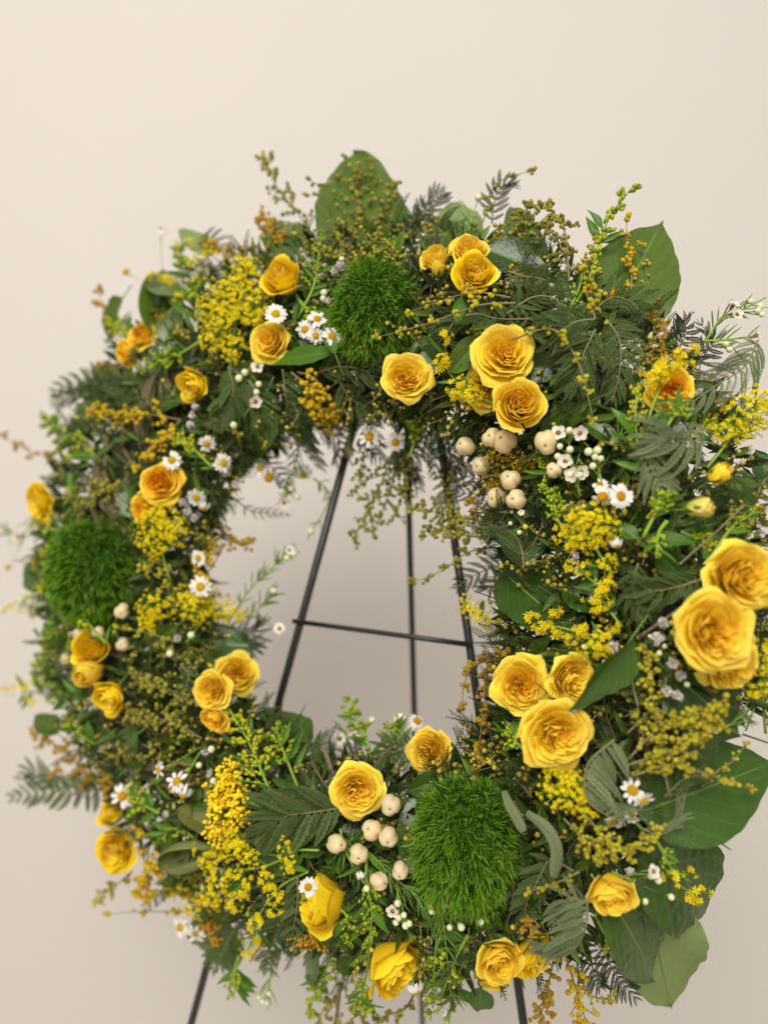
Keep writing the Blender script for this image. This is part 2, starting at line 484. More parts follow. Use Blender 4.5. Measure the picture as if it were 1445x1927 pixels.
def rose(x, y, dia, fx, fy, kind, label, lift=0.0, squash=1.0, name='rose', cat='rose', sepals=True, ang=0):
    _rc[0] += 1
    g = random.Random(_rc[0] * 17)
    pr = ROSES[kind][_rc[0] % len(ROSES[kind])]
    r = dia * 0.5 * mpp(x, y) * 0.885
    if kind in ('bud', 'greenbud', 'orangebud'): r *= 1.15
    m = Matrix.Translation(P(x, y, lift + r * 0.15)) @ frame(facing(fx, fy), spin=g.uniform(0, 6.28)) @ Matrix.Scale(r, 4)
    m = m @ Matrix.Diagonal((g.uniform(.88, 1), 1.0, g.uniform(.85, 1.1), 1))
    t = thing(name, label, cat, m, (x, y), 'yellow spray roses in the wreath' if name == 'rose' else 'rose buds in the wreath')
    for me, mm in pr:
        obj('petal', me, t, mm)
    if sepals:
        for k in range(5):
            sm = Matrix.Diagonal((1.0, 1.0, 1.0, 1)) if 'bud' in kind else (Matrix.Translation((0, 0, -.30)) @ Matrix.Diagonal((.7, .8, .42, 1)))
            obj('sepal', SEPAL, t, Matrix.Rotation(k * 1.2566 + .3, 4, 'Z') @ sm)
    obj('stalk', ROSE_STALK, t, Matrix())
    return t

# ------------------------------------------------------------------ chamomile
def ray_mesh(seed, droop):
    V, UV = [], []
    g = random.Random(seed)
    for j in range(6):
        v = j / 5
        for i in range(3):
            u = i - 1
            wd = .17 * (0.55 + .6 * math.sin(v * 2.4)) * (1 - .55 * v ** 6)
            V.append((.30 + .70 * v - (0.03 * abs(u) if j == 5 else 0), u * wd, .02 + .10 * v - droop * v * v + .03 * abs(u)))
            UV.append((.5 + .5 * u, v))
    mb = MB(); mb.add(V, grid_faces(3, 6), uv=UV)
    return mb.mesh('ray', M['white'])
RAYS = [ray_mesh(1, .15), ray_mesh(2, .35), ray_mesh(3, .0)]
RAYS_DROOP = [ray_mesh(4, .8), ray_mesh(5, 1.0)]
def disc_mesh():
    v, f = ICO3
    g = np.random.default_rng(3)
    vv = v.copy()
    vv[:, 2] = np.where(v[:, 2] > 0, v[:, 2] * .72, v[:, 2] * .3)
    a = np.arctan2(v[:, 1], v[:, 0])
    vv *= (1 + .035 * g.standard_normal((len(v), 1)))
    mb = MB(); mb.add(vv * .40, f)
    return mb.mesh('disc', M['disc'])
DISC = disc_mesh()
mb = MB(); tube(mb, [(0, 0, -.02), (0, 0, -.14), (0, 0, -.3), (.05, 0, -.8), (.3, .1, -2.0)], [.34, .26, .08, .055, .05], 8)
DAISY_STALK = mb.mesh('stalk', M['stem_bright'])
_dc = [0]
def daisy(x, y, dia, fx, fy, label, lift=0.012, droop=False, n=14, disc=1.0, petals=True, stalk_to=None):
    _dc[0] += 1
    g = random.Random(_dc[0] * 31)
    r = dia * .46 * mpp(x, y)
    base = P(x, y, lift)
    m = Matrix.Translation(base) @ frame(facing(fx, fy), spin=g.uniform(0, 6.28)) @ Matrix.Scale(r, 4)
    t = thing('chamomile_flower', label, 'daisy', m, (x, y), 'white chamomile daisies in the wreath')
    obj('disc', DISC, t, Matrix.Scale(disc, 4))
    obj('stalk', DAISY_STALK, t, Matrix())
    if petals:
        rays = RAYS_DROOP if droop else RAYS
        for k in range(n):
            if g.random() < .05: continue
            obj('petal', g.choice(rays), t, Matrix.Rotation(6.283 * (k + g.uniform(-.2, .2)) / n, 4, 'Z') @ Matrix.Rotation(g.uniform(-.12, .1), 4, 'Y')
                @ Matrix.Diagonal((g.uniform(.9, 1.05), g.uniform(.85, 1.05), 1, 1)))
    if stalk_to:
        a = (m.inverted() @ P(*stalk_to, -0.01).to_4d()).to_3d()
        mb = MB()
        tube(mb, bez(Vector((0, 0, -.3)), Vector((0, 0, -1.3)), a * .6 + Vector((0, 0, .4)), a, 9), .06, 5)
        obj('long_stem', mb.mesh('long_stem', M['stem_bright']), t, Matrix())
    return t

# ------------------------------------------------------------------ leaves
def leaf_geo(L, Wd, nv=30, nu=13, shape='ovate', fold=0.25, droop=0.2, wave=0.04, twist=0.0, seed=0, serr=0.004, roll=0.0):
    """leaf along +Y, top side +Z, unit metres; returns verts, faces, uv"""
    g = np.random.default_rng(seed)
    ph = g.uniform(0, 6.28, 3)
    V, UV = [], []
    for j in range(nv):
        v = j / (nv - 1)
        if shape == 'ovate':
            wd = (math.sin(math.pi * min(1, v * 1.02) ** 0.72)) ** 0.75 * (1 - .10 * v) if 0 < v < .98 else 0.0
            if v > .86: wd *= max(0, (1 - v) / .14) ** .35
        elif shape == 'round':
            wd = max(0, math.sin(math.pi * v ** .80)) ** .5 if 0 < v < .995 else 0.02
        else:
            wd = math.sin(math.pi * v ** .85) ** 1.1 if 0 < v < 1 else 0.0
        wd = max(wd, 0.012)
        for i in range(nu):
            u = -1 + 2 * i / (nu - 1)
            s = 1 + (serr * (1 if j % 2 else -1) if abs(u) == 1 else 0)
            x = u * wd * Wd * .5 * s
            z = fold * abs(x) - droop * L * v * v + wave * Wd * math.sin(v * 9 + ph[0] + (2 if u > 0 else 0)) * u * u
            z += 0.022 * Wd * math.cos((v * 6.5 - abs(u) * 2.5) * 2 * math.pi) * min(1, 2 * abs(u)) * wd
            if roll:   # curl the blade round its midrib
                a = u * roll
                rr = wd * Wd * .5 / roll
                x, z = rr * math.sin(a), rr * (1 - math.cos(a)) - droop * L * v * v
            a = twist * v
            V.append((x * math.cos(a) - z * math.sin(a) * 0 - math.sin(a) * z, L * v * (1 - .15 * abs(droop) * v), x * math.sin(a) + z * math.cos(a)))
            UV.append((.5 + .5 * u, v))
    return V, grid_faces(nu, nv), UV

_lc = [0]
def leaf(bx, by, tx, ty, wpx, label, m='leaf', lift=-0.015, tlift=None, shape='ovate', fold=.25, droop=.15, rollang=0.0, wave=.065,
         curl=0.0, name='lemon_leaf', cat='leaf', twist=0.0, group='broad leaves around the wreath', petiole=True):
    _lc[0] += 1
    a = P(bx, by, lift)
    b = P(tx, ty, lift if tlift is None else tlift)
    sc = mpp((bx + tx) / 2, (by + ty) / 2)
    d = b - a
    V, Fc, UV = leaf_geo(d.length, wpx * sc, shape=shape, fold=fold, droop=droop, wave=wave, seed=_lc[0], twist=twist, roll=curl)
    mb = MB(); mb.add(V, Fc, uv=UV)
    me = mb.mesh('blade', M[m])
    mt = Matrix.Translation(a) @ frame_y(d, TOW + UPV * .4 - RIGHT * .1, rollang)
    t = thing(name, label, cat, mt, ((bx + tx) / 2, (by + ty) / 2), group)
    bl = obj('blade', me, t, Matrix())
    mb = MB()
    n = 10
    pts = [(0, d.length * (k / n) * (1 - .15 * abs(droop) * k / n) - (.012 if k == 0 else 0), -droop * d.length * (k / n) ** 2 - .0003) for k in range(n)]
    pts[0] = (0, -0.018, -.004)
    r = max(.0006, wpx * sc * .012)
    tube(mb, pts, [r * (1.3 - k / n) for k in range(n)], 6)
    obj('midrib', mb.mesh('midrib', M['stem'] if m != 'leaf_sage' else M['leaf_sage']), t, Matrix())
    return t

# shared small lance leaves
def lance_mesh(seed, m, w=.2, droop=.2):
    mb = MB()
    V, Fc, UV = leaf_geo(1, w, nv=8, nu=5, shape='lance', fold=.4, droop=droop, wave=.1, seed=seed)
    mb.add(V, Fc, uv=UV)
    return mb.mesh('leaf', M[m])
LANCES = [lance_mesh(1, 'lance', .22, .1), lance_mesh(2, 'lance', .28, .3), lance_mesh(3, 'lance', .17, .2)]

# ------------------------------------------------------------------ mimosa fronds (comb-like, finely divided)
def pinna_geo(seed, n=22, dens=1.0, curl=.25, ll=.11):
    """one pinna along +Y length 1: thin spine with two ranks of tiny leaflets"""
    g = random.Random(seed)
    mb = MB()
    c = curl * g.uniform(.5, 1.4)
    def pos(v): return Vector((c * v * v * .6, v * (1 - .1 * c * v), -.25 * c * v * v))
    tube(mb, [pos(k / 6) for k in range(7)], [.012 * (1.2 - k / 6) for k in range(7)], 4, cap=False)
    for k in range(n):
        v = .05 + .95 * k / n
        p = pos(v)
        l = ll * math.sin(math.pi * (.12 + .85 * v) ** .9) * g.uniform(.85, 1.1) + .015
        for s in (-1, 1):
            d = Vector((s * g.uniform(.75, .95), .55, g.uniform(-.05, .35))).normalized()
            wv = Vector((-.3 * s, .55, .2)).normalized() * .021
            q0, q1, q2 = p - wv * .6, p + d * l * .55 + wv, p + d * l
            q3 = p + d * l * .5 - wv
            mb.add([q0, q3, q2, q1], [(0, 1, 2, 3)])
    return mb
PINNA = {k: [pinna_geo(s, curl=c, n=nn, ll=ll).mesh('pinna', M[k]) for s in (1, 2, 3)] for k, c, nn, ll in
         (('fern', .35, 34, .13), ('fern_dark', .3, 26, .12), ('fern_light', .55, 36, .10), ('fern_fresh', .2, 26, .11))}

def catm(pts, n):
    """smooth curve through 3-D points"""
    if len(pts) == 2:
        return [pts[0].lerp(pts[1], i / (n - 1)) for i in range(n)]
    pp = [pts[0] * 2 - pts[1]] + list(pts) + [pts[-1] * 2 - pts[-2]]
    out = []
    m = len(pts) - 1
    for i in range(n):
        s = min(i / (n - 1) * m, m - 1e-6)
        k = int(s); t = s - k
        a, b, c, d = pp[k], pp[k + 1], pp[k + 2], pp[k + 3]
        out.append(.5 * (2 * b + (c - a) * t + (2 * a - 5 * b + 4 * c - d) * t * t + (3 * b - a - 3 * c + d) * t ** 3))
    return out

def px_curve(path, lift, n, tlift=None):
    pts = []
    for i, q in enumerate(path):
        l = lift if tlift is None else lift + (tlift - lift) * i / max(1, len(path) - 1)
        if len(q) > 2: l = q[2]
        pts.append(P(q[0], q[1], l))
    return catm(pts, n)

_fc = [0]
def frond(path, plen, m='fern', label=None, lift=.004, tlift=None, n=10, sides=(-1, 1), ang=1.0, stemm='stem_tan', phrase=None):
    """path: pixel points base->tip; plen: length of the longest pinna in px"""
    _fc[0] += 1
    g = random.Random(_fc[0] * 13)
    C = px_curve(path, lift, 2 * n + 2, tlift)
    mid = path[len(path) // 2]
    sc = mpp(*mid[:2])
    o = C[0].copy()
    t = thing('mimosa_frond', label, 'fern frond', Matrix.Translation(o), mid[:2], 'feathery mimosa fronds tucked in the wreath',
              phrase or {'fern': 'feathery grey-green frond', 'fern_dark': 'dark feathery frond', 'fern_light': 'pale fuzzy comb-like frond', 'fern_fresh': 'fresh green feathery frond'}[m])
    mb = MB()
    tube(mb, [c - o for c in C], [.0008 * (1.15 - .8 * i / len(C)) for i in range(len(C))], 5)
    obj('rachis', mb.mesh('rachis', M[stemm]), t, Matrix())
    for k in range(n):
        i = 2 * k + 1
        v = k / max(1, n - 1)
        tg = (C[i + 1] - C[i - 1]).normalized()
        L = plen * sc * (math.sin(math.pi * (.22 + .68 * v)) ** .7) * g.uniform(.88, 1.08)
        for s in sides:
            side = tg.cross(TOW).normalized() * s
            a = ang * g.uniform(.9, 1.1) * (1 - .45 * v)
            d = (tg * math.cos(a) + side * math.sin(a) + TOW * g.uniform(-.1, .25)).normalized()
            mm = Matrix.Translation(C[i] - o) @ frame_y(d, TOW, g.uniform(-.5, .5)) @ Matrix.Diagonal((L * s * (-1), L, L, 1))
            obj('pinna', g.choice(PINNA[m]), t, mm)
    return t

# ------------------------------------------------------------------ mimosa bead sprays
BALLS = {k: [unit_ball('bead', M[k], 2, .05, s) for s in range(2)] for k in ('bead_olive', 'bead_yellow', 'bead_orange', 'bead_lime')}
_mc = [0]
def spray(path, spread, nb, col='olive', label=None, lift=.012, tlift=None, bead=8.5, side_n=9, single=True, stemm='stem_tan', phrase=None, hang=0.0, blen=.5):
    """path: main twig; spread: px reach of side twigs; nb beads in all; bead: px diameter"""
    _mc[0] += 1
    g = random.Random(_mc[0] * 7 + 1)
    n = 16
    C = px_curve(path, lift, n, tlift)
    mid = path[len(path) // 2]
    sc = mpp(*mid[:2])
    bead *= .88
    o = C[0].copy()
    words_ = {'olive': 'olive mimosa spray', 'yellow': 'yellow mimosa spray', 'orange': 'rusty mimosa spray', 'lime': 'lime mimosa spray'}
    t = thing('mimosa_spray', label, 'mimosa spray', Matrix.Translation(o), mid[:2], 'mimosa bead sprays in the wreath', phrase or words_[col])
    mb = MB()
    tube(mb, [c - o for c in C], [.0008 * (1.2 - .9 * i / n) for i in range(n)], 5)
    spots = []
    total = sum((C[i + 1] - C[i]).length for i in range(n - 1))
    for k in range(side_n):
        v = .18 + .8 * k / max(1, side_n - 1)
        i = min(n - 2, int(v * (n - 1)))
        tg = (C[min(n - 1, i + 1)] - C[max(0, i - 1)]).normalized()
        s = 1 if k % 2 else -1
        side = (tg.cross(TOW).normalized() * s + TOW * g.uniform(-.5, .8)).normalized()
        L = spread * sc * g.uniform(.65, 1.1) * (1.1 - .55 * v)
        d = (tg * g.uniform(.5, .9) + side * g.uniform(.4, .8)).normalized()
        e = C[i] + d * L + Vector((0, 0, -hang * L))
        c1 = C[i] + tg * L * .45
        B = bez(C[i], c1, e - d * L * .3, e, 8)
        tube(mb, [c - o for c in B], [.0004] * 8, 4, cap=False)
        m_ = max(2, int(nb / side_n))
        for q in range(m_):
            w = (q + .7) / m_
            p = B[min(7, int(w * 7))].lerp(B[min(7, int(w * 7) + 1)], w * 7 % 1)
            off = Vector((g.uniform(-1, 1), g.uniform(-1, .6), g.uniform(-1, 1))).normalized() * bead * sc * g.uniform(.45, .95)
            spots.append((p, p + off))
    for q in range(max(3, nb // 10)):
        i = g.randint(n // 3, n - 1)
        spots.append((C[i], C[i] + Vector((g.uniform(-1, 1), -g.random(), g.uniform(-1, 1))).normalized() * bead * sc * .7))
    for a, b in spots:
        tube(mb, [a - o, b - o], .0003, 3, cap=False)
    obj('twig', mb.mesh('twig', M[stemm]), t, Matrix())
    if single:
        for a, b in spots:
            r = bead * sc * .5 * g.uniform(.75, 1.12)
            obj('bead', g.choice(BALLS['bead_' + col]), t, Matrix.Translation(b - o) @ Matrix.Scale(r, 4))
    else:
        mb = MB()
        for a, b in spots:
            mb.add(ICO2[0], ICO2[1], Matrix.Translation(b - o) @ Matrix.Scale(bead * sc * .5 * g.uniform(.75, 1.12), 4))
        me = mb.mesh('beads', M['bead_i_' + {'olive': 'olive', 'lime': 'olive', 'yellow': 'yellow', 'orange': 'orange'}[col]])
        obj('beads', me, t, Matrix(), kind='stuff')
    return t

# ------------------------------------------------------------------ goldenrod
def floret_geo(seed):
    g = random.Random(seed)
    mb = MB()
    n = g.choice((7, 8, 9))
    for k in range(n):
        a = 6.283 * (k + g.uniform(-.25, .25)) / n
        u = g.uniform(.15, .75)
        L = g.uniform(.75, 1.05)
        c, s = math.cos(a), math.sin(a)
        def R(x, y, z): return (x * c - y * s, x * s + y * c, z)
        mb.add([R(.08, -.07, 0), R(.08, .07, 0), R(L * .7, .15, u * .55), R(L * .7, -.15, u * .55), R(L, 0, u)],
               [(0, 3, 2, 1), (3, 4, 2)])
    for k in range(4):
        a = 6.283 * k / 4 + .4
        c, s = math.cos(a) * .12, math.sin(a) * .12
        tube(mb, [(c, s, 0), (c * 2, s * 2, .6)], [.06, .09], 3)
    return mb
FLG = [floret_geo(s) for s in range(4)]
FLG_RAW = [(np.concatenate(m_.v), list(m_.f)) for m_ in FLG]
FLORETS = [m_.mesh('floret', M['gold1']) for m_ in FLG]

def small_leaves(t, o, C, sc, g, n, lpx, names='leaf', meshes=None):
    for k in range(n):
        i = g.randint(0, len(C) - 2)
        tg = (C[i + 1] - C[i]).normalized()
        s = g.choice((-1, 1))
        d = (tg * .7 + tg.cross(TOW).normalized() * s * g.uniform(.5, 1) + TOW * g.uniform(-.2, .5)).normalized()
        L = lpx * sc * g.uniform(.7, 1.15)
        obj(names, g.choice(meshes or LANCES), t, Matrix.Translation(C[i] - o) @ frame_y(d, TOW, g.uniform(-.6, .6)) @ Matrix.Scale(L, 4))

_gc = [0]
def goldenrod(blobs, stem, label=None, lift=.02, fl=11, leaves=4, leafpx=45, single=False, dens=1.0, phrase=None, beads=False):
    """blobs: (x, y, rx, ry) px mounds of yellow florets; stem: pixel path that ends in them"""
    _gc[0] += 1
    g = random.Random(_gc[0] * 5 + 2)
    C = px_curve(stem, lift - .012, 10)
    o = C[0].copy()
    bx, by = blobs[0][:2]
    sc = mpp(bx, by)
    t = thing('goldenrod_sprig', label, 'goldenrod', Matrix.Translation(o), (bx, by), 'goldenrod sprigs in the wreath', phrase or 'bright yellow goldenrod tuft')
    mb = MB()
    tube(mb, [c - o for c in C], .0011, 5)
    spots = []
    for (x, y, rx, ry) in blobs:
        c0 = P(x, y, lift - .004)
        R_ = min(rx, ry) * sc
        N_ = max(3, int(dens * 2.9 * rx * ry * 3.14 / (fl * fl)))
        for k in range(N_):
            a = g.uniform(0, 6.283); r = math.sqrt(g.random()) * g.uniform(.75, 1.35)
            h = math.sqrt(max(0.02, 1 - min(1, r * r)))
            p = P(x, y, 0) * 0 + c0 + RIGHT * (math.cos(a) * r * rx * sc) + UPV * (math.sin(a) * r * ry * sc) + TOW * (h * R_ * g.uniform(.3, 1.1))
            nrm = (RIGHT * math.cos(a) * r + UPV * math.sin(a) * r + TOW * (h + .25) + Vector((g.uniform(-.4, .4), 0, g.uniform(-.3, .5)))).normalized()
            spots.append((p, nrm))
            if k % 2 == 0:
                tube(mb, [c0 - TOW * R_ * .3 - o, p - o], .0004, 3, cap=False)
    obj('stem', mb.mesh('stem', M['stem_bright']), t, Matrix())
    if single:
        for p, nr in spots:
            r = fl * sc * .5 * g.uniform(.85, 1.25)
            obj('floret', g.choice(FLORETS), t, Matrix.Translation(p - o) @ frame(nr, spin=g.uniform(0, 6)) @ Matrix.Scale(r, 4))
    else:
        mb = MB()
        for p, nr in spots:
            r = fl * sc * .5 * g.uniform(.6, 1.2)
            if beads:
                mb.add(ICO1[0], ICO1[1], Matrix.Translation(p - o) @ Matrix.Scale(r * .75, 4))
            else:
                v, f = g.choice(FLG_RAW)
                mb.add(v, f, Matrix.Translation(p - o) @ frame(nr, spin=g.uniform(0, 6)) @ Matrix.Scale(r, 4))
        obj('florets', mb.mesh('florets', M['bead_i_' + beads] if beads else M['gold'], smooth=bool(beads)), t, Matrix(), kind='stuff')
    small_leaves(t, o, C, sc, g, leaves, leafpx)
    return t

_bc = [0]
def budsprig(path, label=None, lift=.012, nb=60, spread=26, bead=6.5, col='bud_green', leaves=6, leafpx=48, phrase=None, tlift=None, from_v=.35):
    """green goldenrod in bud: stem, lance leaves, short side twigs with oval buds"""
    _bc[0] += 1
    g = random.Random(_bc[0] * 3 + 5)
    n = 14
    C = px_curve(path, lift, n, tlift)
    mid = path[len(path) // 2]
    sc = mpp(*mid[:2])
    o = C[0].copy()
    t = thing('goldenrod_bud_sprig', label, 'green sprig', Matrix.Translation(o), mid[:2], 'green goldenrod bud sprigs in the wreath', phrase or 'leafy green sprig in bud')
    mb, bb = MB(), MB()
    tube(mb, [c - o for c in C], [.0013 * (1.2 - .8 * i / n) for i in range(n)], 5)
    k_side = max(4, nb // 7)
    for k in range(k_side):
        v = from_v + (1 - from_v) * k / k_side
        i = min(n - 2, int(v * (n - 1)))
        tg = (C[i + 1] - C[i]).normalized()
        s = 1 if k % 2 else -1
        d = (tg * g.uniform(.6, 1) + tg.cross(TOW).normalized() * s * g.uniform(.3, 1) + TOW * g.uniform(-.2, .7)).normalized()
        L = spread * sc * (1.25 - .8 * v) * g.uniform(.7, 1.2)
        e = C[i] + d * L
        tube(mb, [C[i] - o, C[i].lerp(e, .5) + UPV * .0006 - o, e - o], .0004, 4, cap=False)
        for q in range(7):
            w = .25 + .75 * q / 6
            p = C[i].lerp(e, w) + Vector((g.uniform(-1, 1), g.uniform(-1, .5), g.uniform(-1, 1))) * bead * sc * .6
            dd = (d + Vector((g.uniform(-.5, .5), g.uniform(-.5, .2), g.uniform(-.2, .6)))).normalized()
            r = bead * sc * .5 * g.uniform(.75, 1.15)
            bb.add(ICO1[0], ICO1[1], Matrix.Translation(p - o) @ frame(dd) @ Matrix.Diagonal((r * .8, r * .8, r * 1.2, 1)))
    obj('stem', mb.mesh('stem', M['stem_bright']), t, Matrix())
    obj('buds', bb.mesh('buds', M[col]), t, Matrix(), kind='stuff')
    small_leaves(t, o, C[:max(3, int(n * .8))], sc, g, leaves, leafpx)
    return t

# ------------------------------------------------------------------ wax flowers
def wax_petal_mesh():
    V, UV = [], []
    for j in range(5):
        v = j / 4
        for i in range(5):
            u = -1 + i / 2
            wd = .12 + .34 * math.sin(math.pi * min(1, v * .9)) ** .8
            V.append((.25 + .75 * v * (1 - .1 * u * u), u * wd, .08 + .1 * v * v + .12 * u * u * v))
            UV.append((.5 + .5 * u, v))
    mb = MB(); mb.add(V, grid_faces(5, 5), uv=UV)
    return mb.mesh('petal', M['wax'])
WAXP = wax_petal_mesh()
mb = MB()
tube(mb, [(0, 0, -.9), (0, 0, -.6), (0, 0, -.1), (0, 0, .12), (0, 0, .14), (0, 0, .02)], [.06, .2, .32, .36, .24, .1], 12)
for k in range(8):
    a = k * .785
    tube(mb, [(math.cos(a) * .3, math.sin(a) * .3, .1), (math.cos(a) * .2, math.sin(a) * .2, .3)], [.03, .045], 4)
tube(mb, [(0, 0, 0), (0, 0, .35)], [.04, .06], 5)
WAXC = mb.mesh('flower_cup', M['wax_cup'])
mb = MB()
tube(mb, [(0, 0, -1.6), (0, 0, -1.2), (0, 0, -.5), (0, 0, 0)], [.12, .25, .7, .85], 10)
WAXCAL = mb.mesh('calyx', M['bud_green'])
WAXBUD = unit_ball('bud', M['wax_bud'], 3, 0.0)
def needle_geo(mb, a, d, L, wd, g):
    e = a + d * L + Vector((0, 0, g.uniform(-.1, .15))) * L
    tube(mb, [a, a.lerp(e, .55) + Vector((0, 0, .04 * L)), e], [wd * .5, wd * .6, wd * .15], 4, cap=False)
def wax(path, flowers, buds, label=None, lift=.016, fdia=26, budd=13, needles=14, npx=34, phrase=None, stemm='stem_bright'):
    g = random.Random(len(THINGS) * 3 + 1)
    C = px_curve(path, lift - .006, 12)
    o = C[0].copy()
    mid = path[len(path) // 2]
    sc = mpp(*mid[:2])
    t = thing('wax_flower_sprig', label, 'wax flower', Matrix.Translation(o), mid[:2], 'wax flower sprigs in the wreath', phrase or 'thin needle-leaved wax flower sprig')
    mb = MB()
    tube(mb, [c - o for c in C], [.0009 * (1.2 - .6 * i / 12) for i in range(12)], 5)
    def link(p):
        i = min(range(12), key=lambda q: (C[q] - p).length)
        i = max(0, i - 2)
        tube(mb, bez(C[i] - o, C[i].lerp(p, .4) - o + Vector((0, 0, .002)), C[i].lerp(p, .8) - o - Vector((0, -.003, 0)), p - o, 6), .0005, 4, cap=False)
    for q in flowers:
        x, y = q[:2]
        fx, fy = (q[2], q[3]) if len(q) > 2 else (g.uniform(-.3, .3), g.uniform(-.2, .4))
        p = P(x, y, lift + .002)
        r = fdia * .5 * mpp(x, y)
        link(p + facing(fx, fy) * -r * .8)
        c = obj('flower', WAXC, t, Matrix.Translation(p - o) @ frame(facing(fx, fy), spin=g.uniform(0, 6)) @ Matrix.Scale(r, 4))
        for k in range(5):
            obj('petal', WAXP, c, Matrix.Rotation(k * 1.2566 + g.uniform(-.1, .1), 4, 'Z') @ Matrix.Rotation(g.uniform(-.25, .1), 4, 'Y'))
    for (x, y) in buds:
        p = P(x, y, lift + .002)
        r = budd * .5 * mpp(x, y) * g.uniform(.85, 1.1)
        i = min(range(12), key=lambda q: (C[q] - p).length)
        ax = (p - C[max(0, i - 3)]).normalized() + TOW * .4
        link(p - ax.normalized() * r)
        bm_ = obj('bud', WAXBUD, t, Matrix.Translation(p - o) @ frame(ax) @ Matrix.Scale(r, 4))
        obj('calyx', WAXCAL, bm_, Matrix())
    obj('stem', mb.mesh('stem', M[stemm]), t, Matrix())
    if needles:
        nb_ = MB()
        for k in range(needles):
            i = g.randint(1, 10)
            tg = (C[i + 1] - C[i]).normalized()
            d = (tg * g.uniform(.6, 1.2) + tg.cross(TOW).normalized() * g.choice((-1, 1)) * g.uniform(.3, .9) + TOW * g.uniform(-.2, .5)).normalized()
            needle_geo(nb_, C[i] - o, d, npx * sc * g.uniform(.7, 1.2), .0011, g)
        obj('needles', nb_.mesh('needles', M['needle']), t, Matrix(), kind='stuff')
    return t

# ------------------------------------------------------------------ berries
def berry_mesh(seed):
    v, f = ICO3
    g = np.random.default_rng(seed)
    a = np.arctan2(v[:, 1], v[:, 0])
    pol = np.arccos(np.clip(v[:, 2], -1, 1))
    seam = np.abs(np.cos(1.5 * a + seed))
    r = 1.0 - .20 * np.exp(-(seam / .38) ** 2) * np.clip(np.sin(pol), 0, 1) ** .8
    vv = v * r[:, None]
    top = np.exp(-(pol / .42) ** 2)
    vv[:, 2] -= .20 * top
    vv[:, 2] *= 1.02
    mb = MB(); mb.add(vv, f)
    return mb.mesh('berry', M['berry'])
BERRY = [berry_mesh(s) for s in range(3)]
mb = MB()
for k in range(5):
    a = k * 1.257
    tube(mb, [(0, 0, .74), (.1 * math.cos(a), .1 * math.sin(a), .80), (.22 * math.cos(a), .22 * math.sin(a), .79)], [.035, .025, .01], 4)
SCAR = mb.mesh('berry_scar', M['scar'])
mb = MB()
for k in range(5):
    V, Fc, UV = leaf_geo(.95, .7, nv=7, nu=5, shape='lance', fold=-.3, droop=-.75)
    mb.add(V, Fc, Matrix.Rotation(k * 1.2566, 4, 'Z') @ Matrix.Translation((0, .12, -1.0)), UV)
tube(mb, [(0, 0, -.9), (0, 0, -1.4), (.1, 0, -2.2)], [.2, .1, .09], 6)
CALYX = mb.mesh('calyx', M['calyx'])
def berries(items, root, label, lift=.02):
    """items: (x, y, dia, fx, fy)"""
    g = random.Random(len(THINGS))
    x0 = sum(i[0] for i in items) / len(items); y0 = sum(i[1] for i in items) / len(items)
    o = P(root[0], root[1], -.01)
    t = thing('hypericum_sprig', label, 'berries', Matrix.Translation(o), (x0, y0), 'cream hypericum berry sprigs in the wreath')
    mb = MB()
    hub = P(x0, y0, -.005) - o
    tube(mb, [Vector((0, 0, 0)), hub * .5, hub], .0011, 6)
    for k, (x, y, dia, fx, fy) in enumerate(items):
        p = P(x, y, lift); r = dia * .5 * mpp(x, y)
        ax = facing(fx, fy)
        b = obj('berry', BERRY[k % 3], t, Matrix.Translation(p - o) @ frame(ax, spin=g.uniform(0, 6)) @ Matrix.Diagonal((r * g.uniform(.9, 1.02), r * g.uniform(.88, 1.0), r * g.uniform(1.0, 1.16), 1)))
        obj('berry_scar', SCAR, b, Matrix.Translation((0, 0, .27)) @ Matrix.Scale(.75, 4))
        obj('calyx', CALYX, b, Matrix())
        tube(mb, bez(hub, hub.lerp(p - o, .4), p - o - ax * r * 3, p - o - ax * r * 1.8, 6), .0008, 5)
    obj('stem', mb.mesh('stem', M['stem']), t, Matrix())
    return t

